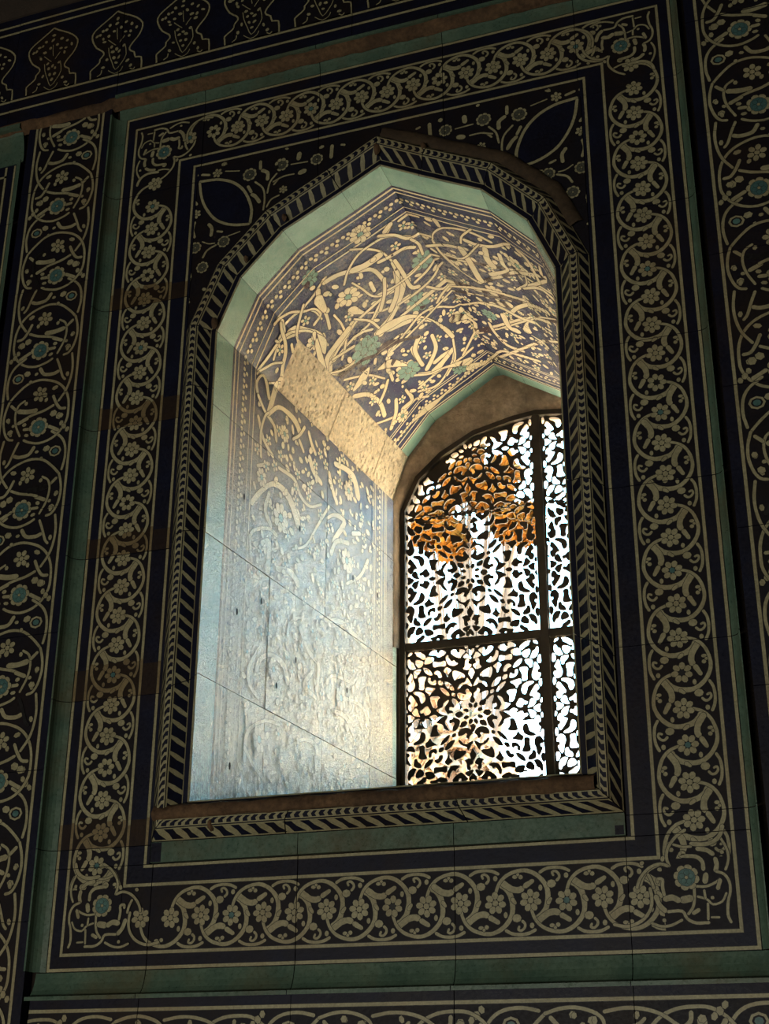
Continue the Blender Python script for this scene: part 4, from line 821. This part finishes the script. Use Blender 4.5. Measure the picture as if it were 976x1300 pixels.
panel('lattice_panel', [(.40, 1.583), (.133, 1.583)] + INR, [(XRC, 1.826, 0), (XRC, 2.311, 0)])
panel('lattice_panel', [(.40, 1.060), (.133, 1.060), (.133, 1.552), (.40, 1.552)], [(XRC, 1.306, 0)])
def gbox(name, x0, z0, x1, z1, d=.020):
    b = MB(); c = .004
    b.v = [(x0, 1.40 - d + c, z0), (x1, 1.40 - d + c, z0), (x1, 1.40 - d + c, z1), (x0, 1.40 - d + c, z1)]
    b.v = []; b.prism([(x0, z0), (x1, z0), (x1, z1), (x0, z1)], 1.40 - d, 1.40 + d); b.v = [(x, y, z + ZO) for x, y, z in b.v]
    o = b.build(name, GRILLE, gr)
    bm_ = bmesh.new(); bm_.from_mesh(o.data); bmesh.ops.bevel(bm_, geom=bm_.edges[:], offset=.003, segments=2, affect='EDGES'); bm_.to_mesh(o.data); bm_.free(); return o
gbox('muntin', .103, 1.055, .133, 2.43); gbox('muntin', -.40, 1.552, .103, 1.583, .016); gbox('muntin', .133, 1.552, .405, 1.583, .016)
gbox('frame', -.412, 1.0, .417, 1.062, .024); gbox('frame', -.414, 1.0, -.395, 2.10, .024); gbox('frame', .398, 1.0, .419, 2.10, .024)
Gi = [(-.395, 2.098), (-.338, 2.220), (-.246, 2.303), (-.12, 2.373), (.03, 2.408), (.12, 2.418), (.225, 2.406), (.316, 2.355), (.378, 2.243), (.398, 2.10)]
b = MB()
for (p, q, p2, q2) in zip(GA[1:10], GA[2:11], Gi, Gi[1:]): b.prism([p2, q2, q, p], 1.376, 1.424)
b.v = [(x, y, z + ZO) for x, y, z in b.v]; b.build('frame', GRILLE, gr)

# ------------------------------------------------------------------ outside
gd = box('ground', -40, 1.5, -.3, 40, 80, 0, mat('courtyard_paving', (.50, .43, .33), (.42, .36, .28), .8, .3, 1.5)); tagp(gd, 'pale courtyard ground outside beyond the window', 'ground', 'structure')
LEAF = mat('rust_leaf', (.17, .058, .006), (.07, .022, .002), .8, .1, 1.2, spec=.05); LEAF2 = mat('faded_leaf', (.42, .27, .17), (.24, .14, .075), .8, .1, 1.2, spec=.05); BARK = mat('bark', (.10, .06, .035), None, .9, .6, 6)
def tube(V, F, p0, p1, r0, r1, n=7):
    d = (Vector(p1) - Vector(p0)).normalized(); a = d.orthogonal().normalized(); c = d.cross(a); k = len(V)
    for p, r in ((p0, r0), (p1, r1)):
        for i in range(n): t = 2 * pi * i / n; V.append(tuple(Vector(p) + a * cos(t) * r + c * sin(t) * r))
    for i in range(n): F.append((k + i, k + (i + 1) % n, k + n + (i + 1) % n, k + n + i))
def tree(name, base, clumps, label, seed, leaf, group=None):
    r = random.Random(seed); root = empty(name, base, label, 'tree', None, group); V = []; F = []
    bx, by, bz = base; top = (bx + .2, by, bz + 4.2); tube(V, F, base, top, .22, .15)
    for (cx, cy, cz, rr, n_) in clumps:
        mid = ((top[0] + cx) / 2 + r.uniform(-.2, .2), (top[1] + cy) / 2, (top[2] + cz) / 2); st = (bx + .1, by, bz + r.uniform(3.0, 4.2)); tube(V, F, st, mid, .08, .05, 6); tube(V, F, mid, (cx, cy, cz), .05, .015, 6)
        for _ in range(4):
            e_ = (cx + r.uniform(-rr, rr) * .7, cy + r.uniform(-rr, rr) * .5, cz + r.uniform(-rr, rr) * .6); tube(V, F, mid if r.random() < .4 else (cx, cy, cz - rr * .2), e_, .02, .006, 5)
    mesh_obj('trunk', V, F, None, [BARK], root, True)
    V = []; F = []
    for (cx, cy, cz, rr, n_) in clumps:
        for _ in range(n_):
            while True:
                p = Vector((r.uniform(-1, 1), r.uniform(-1, 1), r.uniform(-1, 1)))
                if p.length < 1: break
            p = Vector((cx, cy, cz)) + Vector((p.x * rr, p.y * rr, p.z * rr * .8)); s_ = r.uniform(.09, .17)
            a = Vector((r.gauss(0, 1), r.gauss(0, 1), r.gauss(0, 1))).normalized(); c = a.orthogonal().normalized(); k = len(V)
            V += [tuple(p - a * s_), tuple(p + c * s_ * .6), tuple(p + a * s_), tuple(p - c * s_ * .6)]; F.append((k, k + 1, k + 2, k + 3))
    o = mesh_obj('foliage', V, F, None, [leaf], root); o['kind'] = 'stuff'
    return root
def far(px, py, Y):   # point at depth Y seen in that direction from the room through the grille
    d = RX * ((px - 488) / 1785.377) + RD * ((py - 650) / 1785.377) + RF; t = (Y + 3.2) / d.y
    p = Vector((1.1665, -3.2, ZO)) + d * t; return (p.x, p.y, p.z)

Yt = 11.0
cl = []
for px, py, rr, n_ in ((582, 600, .22, 450), (620, 622, .27, 650), (657, 665, .24, 500), (546, 668, .27, 650), (640, 598, .14, 150), (575, 690, .18, 250), (600, 572, .12, 100), (560, 640, .12, 100)):
    x, y, z = far(px, py, Yt); cl.append((x, y, z, rr, n_))
bx, by, bz = far(590, 1000, Yt)
tree('autumn_tree', (bx, by, 0), cl, 'tree with burnt orange leaves glimpsed through the upper left of the grille', 5, LEAF)
cl = []
for px, py, rr, n_ in ((540, 880, .22, 260), (575, 860, .2, 180), (590, 930, .22, 260), (545, 965, .26, 350), (620, 985, .2, 160), (520, 850, .18, 120)):
    x, y, z = far(px, py, 9.0); cl.append((x, y, z, rr, n_))
bx, by, bz = far(560, 1000, 9.0)
tree('autumn_tree', (bx, by, 0), cl, 'lower pale peach leaved tree glimpsed through the bottom left of the grille', 8, LEAF2)
BR = mat('pale_brick', (.78, .66, .50), (.66, .52, .38), .85, .3, 3)
hb = empty('building', (8.5, 18, 0), 'sunlit pale brick building at the side of the courtyard beyond the window', 'building')
def slab(name, p, q, depth, z0, z1, m, parent, over=0.):
    d = Vector((q[0] - p[0], q[1] - p[1])).normalized(); n = Vector((-d.y, d.x)); a = Vector(p) - d * over - n * over; c = Vector(q) + d * over - n * over; e_ = c + n * (depth + 2 * over); f = a + n * (depth + 2 * over)
    V = [(v.x, v.y, z) for z in (z0, z1) for v in (a, c, e_, f)]
    return mesh_obj(name, V, [(3, 2, 1, 0), (4, 5, 6, 7), (0, 1, 5, 4), (1, 2, 6, 5), (2, 3, 7, 6), (3, 0, 4, 7)], None, [m], parent)
BR2 = mat('ochre_brick', (.86, .72, .50), (.78, .64, .44), .85, .3, 3)
slab('wall', (19, 9), (.5, 27.5), -5, 0, 8.9, BR2, hb); slab('roof', (19, 9), (.5, 27.5), -5, 8.9, 9.15, BR2, hb, .2)
hb2 = empty('building', (-6, 33, 0), 'far pale building closing the courtyard beyond the trees', 'building')
box('wall', -30, 33, 0, 3, 39, 6.0, BR, hb2); box('roof', -30.2, 32.8, 6.0, 3.2, 39.2, 6.25, BR, hb2)

gone = [o for o in bpy.data.objects if 'o0' in o]
for o in gone: del o['o0']
for m_ in bpy.data.materials:
    if 't' in m_: del m_['t']
